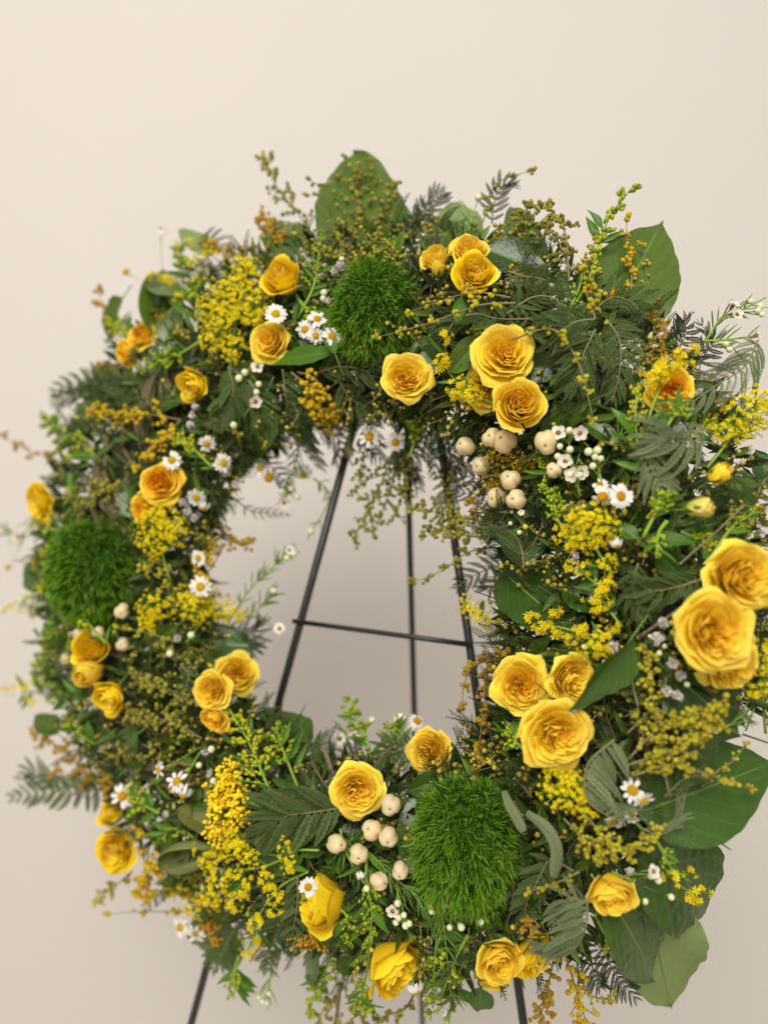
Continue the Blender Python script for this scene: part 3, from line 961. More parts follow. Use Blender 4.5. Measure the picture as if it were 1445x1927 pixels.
# ------------------------------------------------------------------ fuzzy green dianthus
def dianthus(x, y, rx, ry, label, lift=.0, seed=0, depth=1.0, fil=1.0):
    g = np.random.default_rng(seed)
    sc = mpp(x, y)
    RX, RY = rx * sc, ry * sc
    RZ = min(RX, RY) * depth
    c = P(x, y, lift) - TOW * RZ * .45
    t = thing('green_dianthus', label, 'green flower', Matrix.Translation(c), (x, y), 'fuzzy green dianthus pompoms')
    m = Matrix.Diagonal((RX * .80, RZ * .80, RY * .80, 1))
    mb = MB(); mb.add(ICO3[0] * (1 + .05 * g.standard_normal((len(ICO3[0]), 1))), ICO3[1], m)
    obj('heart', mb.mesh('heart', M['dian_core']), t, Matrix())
    V, Fc, UVs = [], [], []
    nT = 900
    ga = 2.39996
    for k in range(nT):
        zz = 1 - 2 * (k + .5) / nT
        r_ = math.sqrt(1 - zz * zz)
        n0 = np.array([r_ * math.cos(k * ga), zz, r_ * math.sin(k * ga)])
        n0 += g.normal(0, .07, 3); n0 /= np.linalg.norm(n0)
        if n0[1] > .55: continue
        tuft_out = g.uniform(.8, 1.2) * (1 + .18 * math.sin(5 * n0[0] + 3 * n0[2] + seed))
        if math.sin(9 * n0[0] + seed) * math.sin(8 * n0[2] + 2 * seed) > .80: continue
        lean = g.normal(0, .22, 3) + np.array([0, 0, -.12])
        base = n0 * .79
        for q in range(10):
            sp = g.normal(0, .42, 3)
            d = n0 + sp + lean; d /= np.linalg.norm(d)
            L = (.235 * tuft_out) * g.uniform(.75, 1.15) * fil
            side = np.cross(d, g.normal(0, 1, 3)); side /= np.linalg.norm(side)
            wd = .0085
            b0 = base + n0 * g.uniform(-.02, .1)
            bend = np.array([0, 0, -.05]) + g.normal(0, .03, 3)
            pts = [b0, b0 + d * L * .4 + bend * .1, b0 + d * L * .75 + bend * .4, b0 + d * L + bend]
            i0 = len(V)
            ww = (1, 1.1, .8, .0)
            for p, w_ in zip(pts, ww):
                h_ = (.0, .4, .75, 1.)[ww.index(w_)]
                if w_ > 0:
                    V.append(p - side * wd * w_); V.append(p + side * wd * w_); UVs += [(.5, h_)] * 2
                else:
                    V.append(p); UVs.append((.5, 1.))
            Fc += [(i0, i0 + 1, i0 + 3, i0 + 2), (i0 + 2, i0 + 3, i0 + 5, i0 + 4), (i0 + 4, i0 + 5, i0 + 6)]
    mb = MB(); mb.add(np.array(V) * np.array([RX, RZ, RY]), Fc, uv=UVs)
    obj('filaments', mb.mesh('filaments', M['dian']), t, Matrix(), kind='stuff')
    mb = MB(); tube(mb, [(0, 0, 0), (0, .02, -.01), (0, .05, -.03)], .003, 6)
    obj('stalk', mb.mesh('stalk', M['stem']), t, Matrix())
    return t

# ------------------------------------------------------------------ baby's breath puffs
def puff_mesh(seed):
    g = random.Random(seed)
    mb = MB()
    for k in range(30):
        d = Vector((g.gauss(0, 1), g.gauss(0, 1), g.gauss(0, 1) + .8)).normalized()
        V, Fc, UV = leaf_geo(1.0, .7, nv=4, nu=4, shape='round', fold=.3, droop=g.uniform(-.5, .3), wave=.2, seed=k)
        mb.add(V, Fc, frame_y(d, Vector((g.uniform(-1, 1), g.uniform(-1, 1), .3)), 0), UV)
    return mb.mesh('blossom', M['gyp'])
PUFF = [puff_mesh(s) for s in (1, 2)]
def breath(items, root, label, lift=.016):
    x0, y0 = items[0][:2]
    g = random.Random(len(THINGS))
    o = P(root[0], root[1], -.005)
    t = thing('baby_breath_sprig', label, "baby's breath", Matrix.Translation(o), (x0, y0), 'white ruffled baby breath sprigs')
    mb = MB()
    for (x, y, dia) in items:
        p = P(x, y, lift); r = dia * .5 * mpp(x, y)
        obj('blossom' if dia > 14 else 'bud', PUFF[g.randint(0, 1)] if dia > 14 else WAXBUD, t,
            Matrix.Translation(p - o) @ frame(facing(g.uniform(-.4, .4), g.uniform(-.2, .6)), spin=g.uniform(0, 6)) @ Matrix.Scale(r * .95, 4))
        tube(mb, bez(Vector(), (p - o) * .3, (p - o) * .8 + Vector((0, .004, 0)), p - o, 6), .0004, 4, cap=False)
    obj('stem', mb.mesh('stem', M['stem']), t, Matrix())
    return t

# ================================================================== THE PLACE
def sheet(name, V, Fc, m, kind='structure'):
    mb = MB(); mb.add(V, Fc)
    me = mb.mesh(name, m, smooth=False)
    return obj(name, me, kind=kind)

m_wall = mat('painted_plaster', (0.675, 0.642, 0.605), 0.75, 0.25, var=0.0, noise=0.03, nscale=2.2, bump=0.7, bscale=45)
m_floor = mat('pale_floor', (0.6, 0.55, 0.49), 0.6, 0.3, var=0.0, noise=0.05, nscale=3)
WY = 1.47
sheet('wall', [(-4, WY, 0), (4, WY, 0), (4, WY, 3.2), (-4, WY, 3.2), (-4, WY + .1, 0), (4, WY + .1, 0), (4, WY + .1, 3.2), (-4, WY + .1, 3.2)],
      [(0, 1, 2, 3), (5, 4, 7, 6), (3, 2, 6, 7), (1, 5, 6, 2), (4, 0, 3, 7)], m_wall)
sheet('floor', [(-4, -3, 0), (4, -3, 0), (4, WY, 0), (-4, WY, 0)], [(0, 1, 2, 3)], m_floor)

# ---- easel
def down_to_floor(a, b):
    k = (a.z - 0.004) / (a.z - b.z)
    return a + (b - a) * k
apex = UP(770, 420, .735)
easel = bpy.data.objects.new('easel', None); COL.objects.link(easel)
easel.location = (apex.x, apex.y + .03, 0)
easel['label'] = 'black metal three-legged wire easel standing behind the flower wreath'
easel['category'] = 'easel'
bpy.context.view_layer.update()
def rod(name, a, b, r, sides=10):
    mb = MB(); c = easel.location
    tube(mb, [a - c, a.lerp(b, .33) - c, a.lerp(b, .67) - c, b - c], r, sides)
    return obj(name, mb.mesh(name, M['steel']), easel, Matrix())
lb, rb = UP(360, 1927, .815), UP(985, 1927, .685)
legL, legR = down_to_floor(apex, lb), down_to_floor(apex, rb)
rod('leg', apex, legL, .0041)
rod('leg', apex, legR, .0041)
rear_a = UP(757, 640, .80)
rod('leg', rear_a + Vector((0, -.03, .05)), down_to_floor(rear_a, UP(787, 1700, .95)), .0034)
def on_leg(a, b, y):     # point of a leg seen at image row y
    lo, hi = 0.0, 1.0
    for _ in range(40):
        m_ = (lo + hi) / 2
        p = a.lerp(b, m_)
        if CY - (p.z - CH) * F / p.y < y: lo = m_
        else: hi = m_
    return a.lerp(b, lo)
ca, cb = on_leg(apex, legL, 1169), on_leg(apex, legR, 1211)
rod('crossbar', ca - (cb - ca) * .045 + Vector((0, -.006, 0)), cb + Vector((0, -.006, 0)), .0026)
ca, cb = on_leg(apex, legL, 2600), on_leg(apex, legR, 2700)
rod('crossbar', ca + Vector((0, -.006, 0)), cb + Vector((0, -.006, 0)), .0026)

# ---- wreath base: twisted vine ring
base_o = UP(720, 1120, .78)
wr = bpy.data.objects.new('wreath_base', None); COL.objects.link(wr)
wr.matrix_world = Matrix.Translation(base_o)
wr['label'] = 'dark twisted vine ring that carries all the flowers, hung on the easel'
wr['category'] = 'wreath'
ring = [UP(x, y, plane_depth(x, y) + .005) for x, y, h in CLS[::4]]
mb = MB()
NR = len(ring)
sidesN = 14
V, Fc = [], []
for i in range(NR):
    p = ring[i]; t_ = (ring[(i + 1) % NR] - ring[i - 1]).normalized()
    a = t_.cross(TOW).normalized(); b = TOW
    r0 = .045 + .006 * math.sin(i * 1.7)
    for k in range(sidesN):
        q = 6.283 * k / sidesN
        rr = r0 * (1 + .12 * math.sin(3 * q + i))
        V.append(tuple(p + a * math.cos(q) * rr * .85 + b * math.sin(q) * rr * .8 - base_o))
for i in range(NR):
    for k in range(sidesN):
        i2, k2 = (i + 1) % NR, (k + 1) % sidesN
        Fc.append((i * sidesN + k, i * sidesN + k2, i2 * sidesN + k2, i2 * sidesN + k))
mb.add(V, Fc)
obj('vine_core', mb.mesh('vine_core', M['moss']), wr, Matrix())
mb = MB()
gg = random.Random(3)
for s in range(16):
    ph, k0 = gg.uniform(0, 6.28), gg.randint(5, 9)
    pts = []
    for i in range(NR + 1):
        p = ring[i % NR]; t_ = (ring[(i + 1) % NR] - ring[i - 1]).normalized()
        a = t_.cross(TOW).normalized()
        q = ph + k0 * 6.283 * i / NR
        pts.append(p + a * math.cos(q) * .048 + TOW * math.sin(q) * .045 - base_o)
    tube(mb, pts, .0028, 5, cap=False)
obj('vines', mb.mesh('vines', M['stem_dark']), wr, Matrix(), kind='stuff')

# ---- filler greenery, nobody could count it
def ring_px(g, tmax=1.0, tmin=-1.0):
    i = g.integers(0, len(CLS))
    x, y, h = CLS[i]
    nx, ny = CLS[(i + 1) % len(CLS)][:2] - CLS[i - 1][:2]
    l = math.hypot(nx, ny)
    t = g.uniform(tmin, tmax)
    ox, oy = ny / l, -nx / l      # outward for a clockwise loop
    if (x + ox - 720) ** 2 + (y + oy - 1120) ** 2 < (x - 720) ** 2 + (y - 1120) ** 2:
        ox, oy = -ox, -oy
    return x + ox * t * h, y + oy * t * h, ox, oy, t
g = np.random.default_rng(5)
mb = MB()
for k in range(10500):
    x, y, ox, oy, t = ring_px(g, .84, -.88)
    if x > 1200 and y > 1330 and t > .1: continue
    p = P(x, y, -g.uniform(.004, .05) - .03 * abs(t) ** 3)
    d = (RIGHT * (ox * t * 1.2 + g.normal(0, .6)) - UPV * (oy * t * 1.2 + g.normal(0, .6)) + TOW * g.uniform(-.2, .7)).normalized()
    L = g.uniform(.014, .03); wd = L * g.uniform(.14, .3)
    V, Fc, UV = leaf_geo(L, wd, nv=4, nu=3, shape='lance', fold=.5, droop=g.uniform(-.2, .4))
    mb.add(V, Fc, Matrix.Translation(p) @ frame_y(d, Vector((g.uniform(-.7, .7), -1, g.uniform(-.3, .9))), 0), UV)
fo = obj('foliage', mb.mesh('foliage', M['fill_dark']), kind='stuff')
fo['label'] = 'dense dark green leafy filling packed behind the flowers'
fo['category'] = 'foliage'
mb = MB()
PG = {k: pinna_geo(k, n=13, curl=.4, ll=.13) for k in range(3)}
PGr = {k: (np.concatenate(v.v), list(v.f)) for k, v in PG.items()}
for k in range(2800):
    x, y, ox, oy, t = ring_px(g, .97, -.97)
    if x > 1200 and y > 1330 and t > .1: continue
    p = P(x, y, -g.uniform(.0, .03))
    d = (RIGHT * (ox * t * 1.0 + g.normal(0, .6)) - UPV * (oy * t * 1.0 + g.normal(0, .6) + .2) + TOW * g.uniform(-.3, .5)).normalized()
    L = g.uniform(.016, .034)
    v, f = PGr[k % 3]
    mb.add(v, f, Matrix.Translation(p) @ frame_y(d, Vector((g.uniform(-.7, .7), -1, g.uniform(-.3, .9))), 0) @ Matrix.Scale(L, 4))
fo = obj('frond_foliage', mb.mesh('frond_foliage', M['fill_fern']), kind='stuff')
fo['label'] = 'fine grey-green ferny filling packed between the flowers'
fo['category'] = 'foliage'
mb = MB()
for k in range(620):
    x, y, ox, oy, t = ring_px(g, .86, -.9)
    if x > 1200 and y > 1350: continue
    p = P(x, y, -g.uniform(-.002, .025))
    d = (RIGHT * (ox * t * 1.0 + g.normal(0, .7)) - UPV * (oy * t * 1.0 + g.normal(0, .7)) + TOW * g.uniform(-.3, .5)).normalized()
    L = g.uniform(.012, .032)
    tube(mb, [p, p + d * L], .0003, 3, cap=False)
    for q in range(6):
        off_ = Vector(g.normal(0, .0022, 3))
        c_ = p + d * L * q / 5 + off_
        tube(mb, [c_, c_ - off_ * .95], .00022, 3, cap=False)
        mb.add(ICO1[0], ICO1[1], Matrix.Translation(c_) @ Matrix.Scale(g.uniform(.0013, .0024), 4))
fo = obj('bead_foliage', mb.mesh('bead_foliage', M['bead_i_olive']), kind='stuff')
fo['label'] = 'loose olive beads scattered through the greenery'
fo['category'] = 'foliage'
mb = MB()
for k in range(520):
    x, y, ox, oy, t = ring_px(g, .85, -.9)
    p = P(x, y, -g.uniform(-.004, .03))
    d = (RIGHT * (ox * t * 1.0 + g.normal(0, .8)) - UPV * (oy * t * 1.0 + g.normal(0, .8)) + TOW * g.uniform(-.3, .3)).normalized()
    L = g.uniform(.015, .045)
    e = p + d * L
    tube(mb, [p, p.lerp(e, .5) + Vector(g.normal(0, .002, 3)), e], [.0007, .0006, .0004], 4, cap=False)
fo = obj('twig_foliage', mb.mesh('twig_foliage', M['stem_dark']), kind='stuff')
fo['label'] = 'tangle of thin brown and grey stems through the greenery'
fo['category'] = 'stems'

# ================================================================== BROAD LEAVES
leaf(695, 520, 664, 291, 172, 'big mid-green leaf at the very top, behind olive mimosa beads', 'leaf_mid', -.03, -.035, shape='round', fold=.12, droop=.0, wave=.06)
leaf(1130, 640, 1252, 400, 190, 'large pointed green leaf standing out from the upper rim', 'leaf_mid', -.03, -.03, fold=.12, droop=.05, wave=.03)
leaf(850, 500, 868, 343, 112, 'pale green leaf underside standing at the top rim', 'leaf_pale', -.04, -.045, fold=.1)
leaf(915, 470, 1045, 515, 82, 'dark glossy leaf just past the pair of upper roses', 'leaf', .0, -.01, fold=.3)
leaf(1005, 520, 960, 350, 80, 'dark leaf behind the arching olive mimosa', 'leaf', -.035, -.04, fold=.2)
leaf(560, 470, 492, 405, 80, 'round dark leaf behind the rusty beads at the top', 'leaf_mid', -.03, -.035, shape='round')
leaf(400, 480, 325, 416, 46, 'narrow pale leaf pointing out above the goldenrod', 'leaf_pale', -.02, -.02)
leaf(300, 640, 308, 476, 84, 'tall green leaf at the upper shoulder of the wreath', 'leaf_mid', -.02, -.025, fold=.5, rollang=.4)
leaf(310, 645, 338, 560, 50, 'small glossy leaf in front of the tall shoulder leaf', 'leaf_mid', .0, -.0, fold=.3)
leaf(250, 770, 138, 685, 92, 'rounded leaf below the orange ruffled rose', 'leaf_mid', -.03, -.03, shape='round')
leaf(350, 755, 238, 752, 66, 'rounded dark leaf next to the drooping cone-shaped rose', 'leaf', -.005, -.01, shape='round')
leaf(642, 660, 485, 678, 40, 'glossy lance leaf lying under the four-daisy cluster', 'lance', .015, .02, shape='lance', fold=.2, droop=.1)
leaf(632, 668, 606, 602, 26, 'small upright leaf crossing the four daisies', 'lance', .024, .028, shape='lance', fold=.3)
leaf(905, 640, 845, 700, 50, 'cupped leaf tucked against the largest upper rose', 'leaf_mid', .008, .02, shape='round', fold=.6, rollang=-.3)
leaf(868, 558, 858, 612, 26, 'short pale leaf hanging by the two crossing twigs', 'lance', .02, .02, shape='lance')
leaf(950, 690, 1098, 690, 66, 'dark drooping leaf between the upper roses and the fern fans', 'leaf', -.002, -.005, fold=.35, droop=.2, rollang=.5)
leaf(1130, 745, 1000, 812, 66, 'bright green leaf under the open upper rose', 'leaf', .0, .005, fold=.2)
leaf(1090, 790, 1180, 838, 40, 'slim dark leaf above the wax flowers', 'leaf', -.002, 0, shape='lance')
leaf(500, 740, 455, 880, 112, 'large very dark leaf at the inner upper rim', 'leaf', .004, -.01, fold=.15)
leaf(945, 1075, 1105, 1215, 132, 'large dark leaf inside the rim below the mimosa fans', 'leaf', .0, .0, fold=.1, droop=.0, wave=.02)
leaf(1192, 1200, 1066, 1342, 84, 'folded dark leaf pointing up beside the trio of roses', 'leaf', .02, .035, fold=.55, droop=.0, rollang=-.85)
leaf(1255, 1260, 1420, 1395, 170, 'broad dark leaf under the double rose near the edge', 'leaf', .002, .0, fold=.12)
leaf(1290, 1380, 1350, 1470, 90, 'dark leaf below the big mimosa clump', 'leaf', .0, .0, fold=.12)
leaf(1200, 1530, 1490, 1425, 200, 'very large green leaf reaching the picture edge', 'leaf', .004, .0, fold=.1, wave=.02)
leaf(1215, 1565, 1372, 1742, 215, 'large rounded green leaf above the overlapping pointed pair', 'leaf', .0, -.01, shape='round', fold=.1, rollang=-.2)
leaf(1140, 1680, 1268, 1872, 140, 'dark glossy pointed leaf over the pale leaf', 'leaf', .008, .006, fold=.25, rollang=-.3)
leaf(1210, 1680, 1278, 1945, 190, 'large pale green leaf lowest on the wreath', 'leaf_pale', -.03, -.03, fold=.1, rollang=.15)
leaf(960, 1500, 885, 1395, 106, 'dark leaf arching over the lower pompom', 'leaf', -.008, 0, shape='round', fold=.2)
leaf(965, 1490, 1010, 1400, 60, 'dark leaf behind the lower pompom and goldenrod', 'leaf', -.01, -.01)
leaf(800, 1650, 770, 1480, 82, 'dark curling leaf hugging the lower pompom', 'leaf', -.004, .012, fold=.7, rollang=-.7)
leaf(835, 1470, 760, 1490, 50, 'curled dark leaf under the side-facing rose', 'leaf', -.0, .01, fold=.6)
leaf(420, 1715, 392, 1842, 118, 'green leaf over the easel leg at the lower rim', 'leaf_mid', -.03, -.035, shape='round', fold=.15)
leaf(500, 1420, 585, 1340, 92, 'dark rounded leaf at the lower inner rim', 'leaf', -.02, -.03, shape='round')
leaf(455, 1415, 410, 1470, 60, 'dark leaf behind the yarrow head', 'leaf', -.012, -.01)
leaf(235, 1330, 108, 1418, 46, 'long green leaf below the three lemon yellow roses', 'lance', -.005, -.005, shape='lance', fold=.15)
leaf(247, 975, 232, 895, 44, 'upright dark leaf beside the apricot rose', 'leaf_mid', 0, 0, shape='round')
leaf(295, 905, 230, 855, 60, 'dark blurred leaf above the apricot rose', 'leaf', -.02, -.02, shape='round')
leaf(905, 1860, 900, 1912, 56, 'small dark leaf hanging under the double lower rose', 'leaf', -.02, -.02)
leaf(1330, 1030, 1432, 870, 110, 'dark leaf behind the green and yellow rosebuds', 'leaf', -.012, -.018, fold=.15)
leaf(1450, 920, 1425, 840, 60, 'green leaf cut by the picture edge above the buds', 'leaf', -.02, -.02)
leaf(1212, 1012, 1316, 1016, 30, 'slim bright leaf pointing to the big edge roses', 'lance', .016, .016, shape='lance')
leaf(1200, 1015, 1160, 985, 32, 'short bright leaf behind the goldenrod under two daisies', 'lance', .012, .016, shape='lance')
leaf(1090, 1218, 982, 1240, 30, 'olive lance leaf above the trio of roses', 'lance', .0, -.01, shape='lance')
leaf(1040, 1200, 972, 1238, 26, 'second olive lance leaf above the trio of roses', 'lance', -.002, -.012, shape='lance')
leaf(965, 1180, 925, 1200, 22, 'small olive leaf under the pointed goldenrod spike', 'lance', -.01, -.016, shape='lance')
leaf(1420, 1330, 1445, 1250, 70, 'leaf at the picture edge beside the yellow goldenrod', 'leaf', -.01, -.02)
leaf(425, 1572, 325, 1512, 60, 'olive curled leaf beside the yarrow head', 'leaf_olive', .0, .012, fold=.7, rollang=.5)
leaf(425, 1530, 385, 1455, 42, 'olive folded leaf behind the yarrow head', 'leaf_olive', -.004, .0, fold=.6)
leaf(412, 1600, 300, 1624, 150, 'olive leaf rolled into a tube beside the yarrow head', 'leaf_olive', .004, .012, curl=2.6, droop=-.02)
leaf(490, 1600, 510, 1548, 28, 'small pale-edged leaf curling by the yarrow head', 'leaf_olive', .012, .02, fold=.8)
def strap(path, wpx, label, lift, curl, m='leaf_sage'):
    C = px_curve(path, lift, 14)
    o = C[0].copy(); mid = path[len(path) // 2]; sc = mpp(*mid[:2])
    t = thing('strap_leaf', label, 'leaf', Matrix.Translation(o), mid[:2], 'grey-green strap leaves')
    V, UV = [], []
    for i, c in enumerate(C):
        tg = (C[min(13, i + 1)] - C[max(0, i - 1)]).normalized()
        sd = tg.cross(TOW).normalized(); nn = sd.cross(tg)
        if nn.dot(TOW) < 0: nn = -nn
        w_ = wpx * sc * .5 * min(1, .55 + i * .12, .55 + (13 - i) * .3)
        for k in range(7):
            a_ = (-1 + k / 3) * curl
            V.append(c + sd * math.sin(a_) / math.sin(min(curl, 1.5)) * w_ + nn * (math.cos(a_) - 1) * w_ * .7 - o); UV.append((k / 6, i / 13))
    mb = MB(); mb.add([tuple(v) for v in V], grid_faces(7, 14), uv=UV)
    obj('blade', mb.mesh('blade', M[m]), t, Matrix())
    mb = MB(); tube(mb, [c + TOW * .0006 - o for c in C], .0005, 5)
    obj('midrib', mb.mesh('midrib', M[m]), t, Matrix())
strap([(990, 1530), (1028, 1560), (1048, 1600), (1042, 1652)], 22, 'grey-green strap leaf arching beside the lower pompom', .03, 1.1)
strap([(948, 1488), (958, 1515), (972, 1540), (985, 1565)], 20, 'grey-green rolled leaf stub beside the lower pompom', .03, 1.9)
leaf(90, 1110, 55, 1040, 70, 'dark leaf behind the blurred pompom', 'leaf', -.03, -.03, shape='round')
leaf(300, 1210, 250, 1180, 60, 'dark leaf under the small goldenrod tuft', 'leaf', -.01, -.01)
leaf(470, 1215, 300, 1200, 80, 'dark leaf at the inner rim below the goldenrod bank', 'leaf', -.02, -.02)
leaf(1290, 1130, 1200, 1060, 70, 'dark leaf in the shade behind the big edge roses', 'leaf', -.02, -.02)
leaf(1180, 950, 1250, 1000, 60, 'dark leaf in shade beside the pair of daisies', 'leaf', -.02, -.02)
leaf(780, 750, 700, 690, 60, 'dark leaf behind the rose under the pompom', 'leaf', -.02, -.02)
leaf(690, 1800, 600, 1840, 34, 'slim green leaf hanging beside the largest low rose', 'lance', -.006, -.01, shape='lance')
leaf(660, 1640, 600, 1600, 30, 'slim green leaf behind the side-on rose', 'lance', -.006, -.01, shape='lance')

# ================================================================== POMPOMS
dianthus(706, 578, 86, 102, 'fuzzy green pompom between the top mimosa and the upper roses', lift=.008, seed=1)
dianthus(880, 1606, 102, 128, 'largest, sharpest fuzzy green pompom in the lower half of the wreath', lift=.012, seed=2, fil=1.1)
dianthus(168, 1078, 94, 106, 'soft-focus fuzzy green pompom on the far side of the wreath', lift=.02, seed=3)

# ================================================================== ROSES
rose(527, 518, 84, -.35, .45, 'cup', 'upright cupped rose directly above a single daisy', .03)
rose(504, 640, 82, -.25, .05, 'open', 'rose tucked under the daisy below the upright cupped rose', .018)
rose(764, 708, 96, -.05, .05, 'open', 'lone open rose just under the upper green pompom', .028)
rose(884, 468, 78, .1, .5, 'open', 'rear rose of the overlapping upper pair', .008)
rose(893, 510, 86, -.05, .15, 'cup', 'front rose of the overlapping upper pair', .026)
rose(818, 480, 70, -.6, .8, 'cup', 'crinkled side-facing rose with a green-cupped bud in front', .008)
rose(824, 500, 40, 0, .9, 'bud', 'small bud with green sepals in front of the crinkled rose', .026, name='rose_bud', cat='rosebud')
rose(946, 662, 122, -.1, .15, 'open', 'widest open rose of the upper trio, crossed by a mimosa strand', .02)
rose(908, 730, 92, -.4, -.2, 'open', 'half-hidden rose behind the upper trio', .006)
rose(976, 760, 104, .0, .05, 'cup', 'lowest rose of the upper trio, above the cream berries', .03)
rose(1258, 732, 92, -.35, -.15, 'orange', 'orange-hearted rose behind green goldenrod buds', .012)
rose(1357, 888, 54, .6, .7, 'orangebud', 'pointed orange bud above the greenish bud', .02, name='rose_bud', cat='rosebud')
rose(1322, 955, 62, 1.6, .25, 'greenbud', 'fat greenish yellow bud lying on its side', .02, name='rose_bud', cat='rosebud')
rose(1400, 1085, 146, .15, .12, 'open', 'big rose cut by the picture edge, topmost of the edge trio', .03)
rose(1378, 1252, 122, .25, -.45, 'open', 'lowest rose of the edge trio, mostly covered', .016)
rose(1346, 1188, 150, -.05, .1, 'open', 'largest rose of all, wide open in the edge trio', .034)
rose(1078, 1280, 104, .35, -.05, 'open', 'rose of the inner trio touching the folded dark leaf', .016)
rose(981, 1290, 112, -.15, .1, 'open', 'rose of the inner trio beside the hanging orange beads', .026)
rose(1046, 1384, 134, .05, -.05, 'open', 'lowest and widest rose of the inner trio', .034)
rose(806, 1415, 92, -.45, .1, 'open', 'side-facing rose just above the lower pompom', .02)
rose(672, 1490, 102, .05, .0, 'open', 'open rose beside the cream berries of the lower rim', .028)
rose(1153, 1690, 98, -.15, -.4, 'cup', 'rose with loose back petals next to the large rounded leaf', .024)
rose(750, 1828, 130, .75, -.45, 'lemon', 'largest low rose, turned sideways with big smooth petals', .02)
rose(1008, 1802, 100, .7, -.2, 'lemon', 'plain side-on rose behind the lowest double rose', .006)
rose(925, 1848, 70, -.3, -.8, 'open', 'lower flared rose under the lowest double rose', .004)
rose(941, 1812, 96, .02, .02, 'cup', 'round rose at the lower edge below the pompom', .026)
rose(592, 1698, 132, -1.7, .1, 'lemon', 'tall narrow rose seen side-on with a daisy in front', .006, ang=1)
rose(216, 1605, 86, -.1, .05, 'lemon', 'blurred open rose lowest on the far side of the wreath', .02)
rose(206, 1528, 58, -.7, .7, 'cup', 'small rose seen from behind above the blurred open rose', .008)
rose(447, 1268, 82, .2, .2, 'open', 'rose jutting into the ring opening on the far side', .024)
rose(397, 1300, 74, -.2, .1, 'open', 'middle rose of the three at the inner rim', .028)
rose(402, 1357, 64, -.45, -.5, 'orange', 'orange rose lowest of the three at the inner rim', .024)
rose(170, 1217, 84, -.1, .6, 'lemon', 'back-turned lemon rose above the round lemon bud', .022)
rose(164, 1267, 72, -.25, -.1, 'bud', 'round half-closed lemon rose in a stack of three', .036)
rose(203, 1316, 76, -.25, -.5, 'cup', 'lowest of the three lemon roses, facing down', .032)
rose(303, 908, 88, -.05, .1, 'orange', 'open apricot rose with a daisy at its upper edge', .02)
rose(270, 957, 66, -.4, -.1, 'orange', 'smaller apricot rose half under the goldenrod', .012)
rose(73, 946, 78, -.6, -.15, 'lemon', 'lone lemon rose at the far outer rim', .045)
rose(360, 726, 74, -.5, -.7, 'cup', 'drooping cone-shaped rose above the white buds', .012)
rose(264, 632, 76, -.5, .6, 'orange', 'ruffled orange rose at the far upper rim', .0)
rose(236, 664, 62, -.8, -.2, 'orange', 'small flame orange rose below the ruffled orange rose', .004)
rose(1152, 553, 34, .2, .8, 'orangebud', 'tiny orange bud at the foot of the large pointed leaf', .004, name='rose_bud', cat='rosebud')
rose(604, 402, 26, -.2, .8, 'bud', 'tiny yellow bud peeping beside the top leaf', -.02, name='rose_bud', cat='rosebud')

# ================================================================== DAISIES
daisy(519, 591, 44, .05, .15, 'single daisy squeezed between two stacked roses', .034)
daisy(574, 620, 40, -.25, .0, 'outer daisy of the cluster of four', .02)
daisy(597, 601, 42, .25, .6, 'uppermost daisy of the cluster of four', .018)
daisy(595, 632, 38, -.3, -.3, 'daisy in the cluster of four, half behind a small leaf', .016)
daisy(625, 633, 42, .15, .1, 'daisy of the cluster of four nearest the pompom', .022)
daisy(695, 822, 48, .0, .1, 'daisy at the inner rim with wide rounded petals', .012, n=11)
daisy(744, 832, 42, .1, -.3, 'daisy at the inner rim beside green buds', .01)
daisy(324, 866, 42, .0, .1, 'daisy touching the open apricot rose', .02, stalk_to=(360, 900))
daisy(390, 835, 38, .1, -.6, 'daisy half hidden under green buds at the far rim', .016, stalk_to=(360, 880))
daisy(420, 871, 42, .9, .0, 'daisy turned sideways towards the opening', .018, stalk_to=(352, 872))
daisy(490, 881, 40, -.1, .25, 'daisy hanging over the upper opening, petals spread', .004, n=16)
daisy(506, 899, 26, .3, -.3, 'petal-less daisy disc under the hanging daisy', .002, petals=False, disc=1.9)
daisy(370, 936, 40, .0, -.7, 'daisy drooping beside the apricot roses', .012, stalk_to=(365, 880))
daisy(384, 957, 30, .1, -1.4, 'small downturned daisy below the drooping one', .008, droop=True, stalk_to=(370, 890))
daisy(571, 893, 40, .1, -.6, 'blurred daisy hanging from the tip of a frond', -.03, droop=True)
daisy(677, 895, 24, -.6, -.9, 'small far daisy hanging in the opening near the easel leg', -.03, droop=True)
daisy(547, 925, 24, .2, -.9, 'tiny pale daisy hanging in the opening', -.035, droop=True)
daisy(1128, 912, 34, -.2, .7, 'rear daisy peeping over the bright pair', .012)
daisy(1133, 935, 46, -.25, -.15, 'daisy with a tall domed centre in the bright pair', .022, droop=True, n=12, disc=1.15)
daisy(1167, 934, 52, .2, .15, 'whitest, fully open daisy facing the viewer', .028, n=17)
daisy(1160, 1028, 28, .1, -1.6, 'closed daisy bud hanging under the goldenrod', .034, droop=True, stalk_to=(1200, 960))
daisy(580, 1669, 38, .0, .05, 'daisy in front of the tall narrow rose', .055, n=15)
daisy(1190, 1487, 50, -.45, .3, 'upper daisy beside the comb-shaped frond', .022, n=9, disc=1.1)
daisy(1210, 1506, 46, .3, -.5, 'second daisy beside the comb-shaped frond', .024, n=12)
daisy(1154, 1546, 42, -.2, -.55, 'daisy half under the comb-shaped frond', .012)
daisy(1187, 1532, 38, .4, .6, 'pale daisy showing its back near the comb-shaped frond', .01)
daisy(679, 1653, 22, .2, -.8, 'half-closed daisy bud between berries and side-on rose', .026, droop=True, disc=.6)
daisy(781, 1868, 40, .2, -1.5, 'daisy hanging upside down on the largest low rose', .05, droop=True)
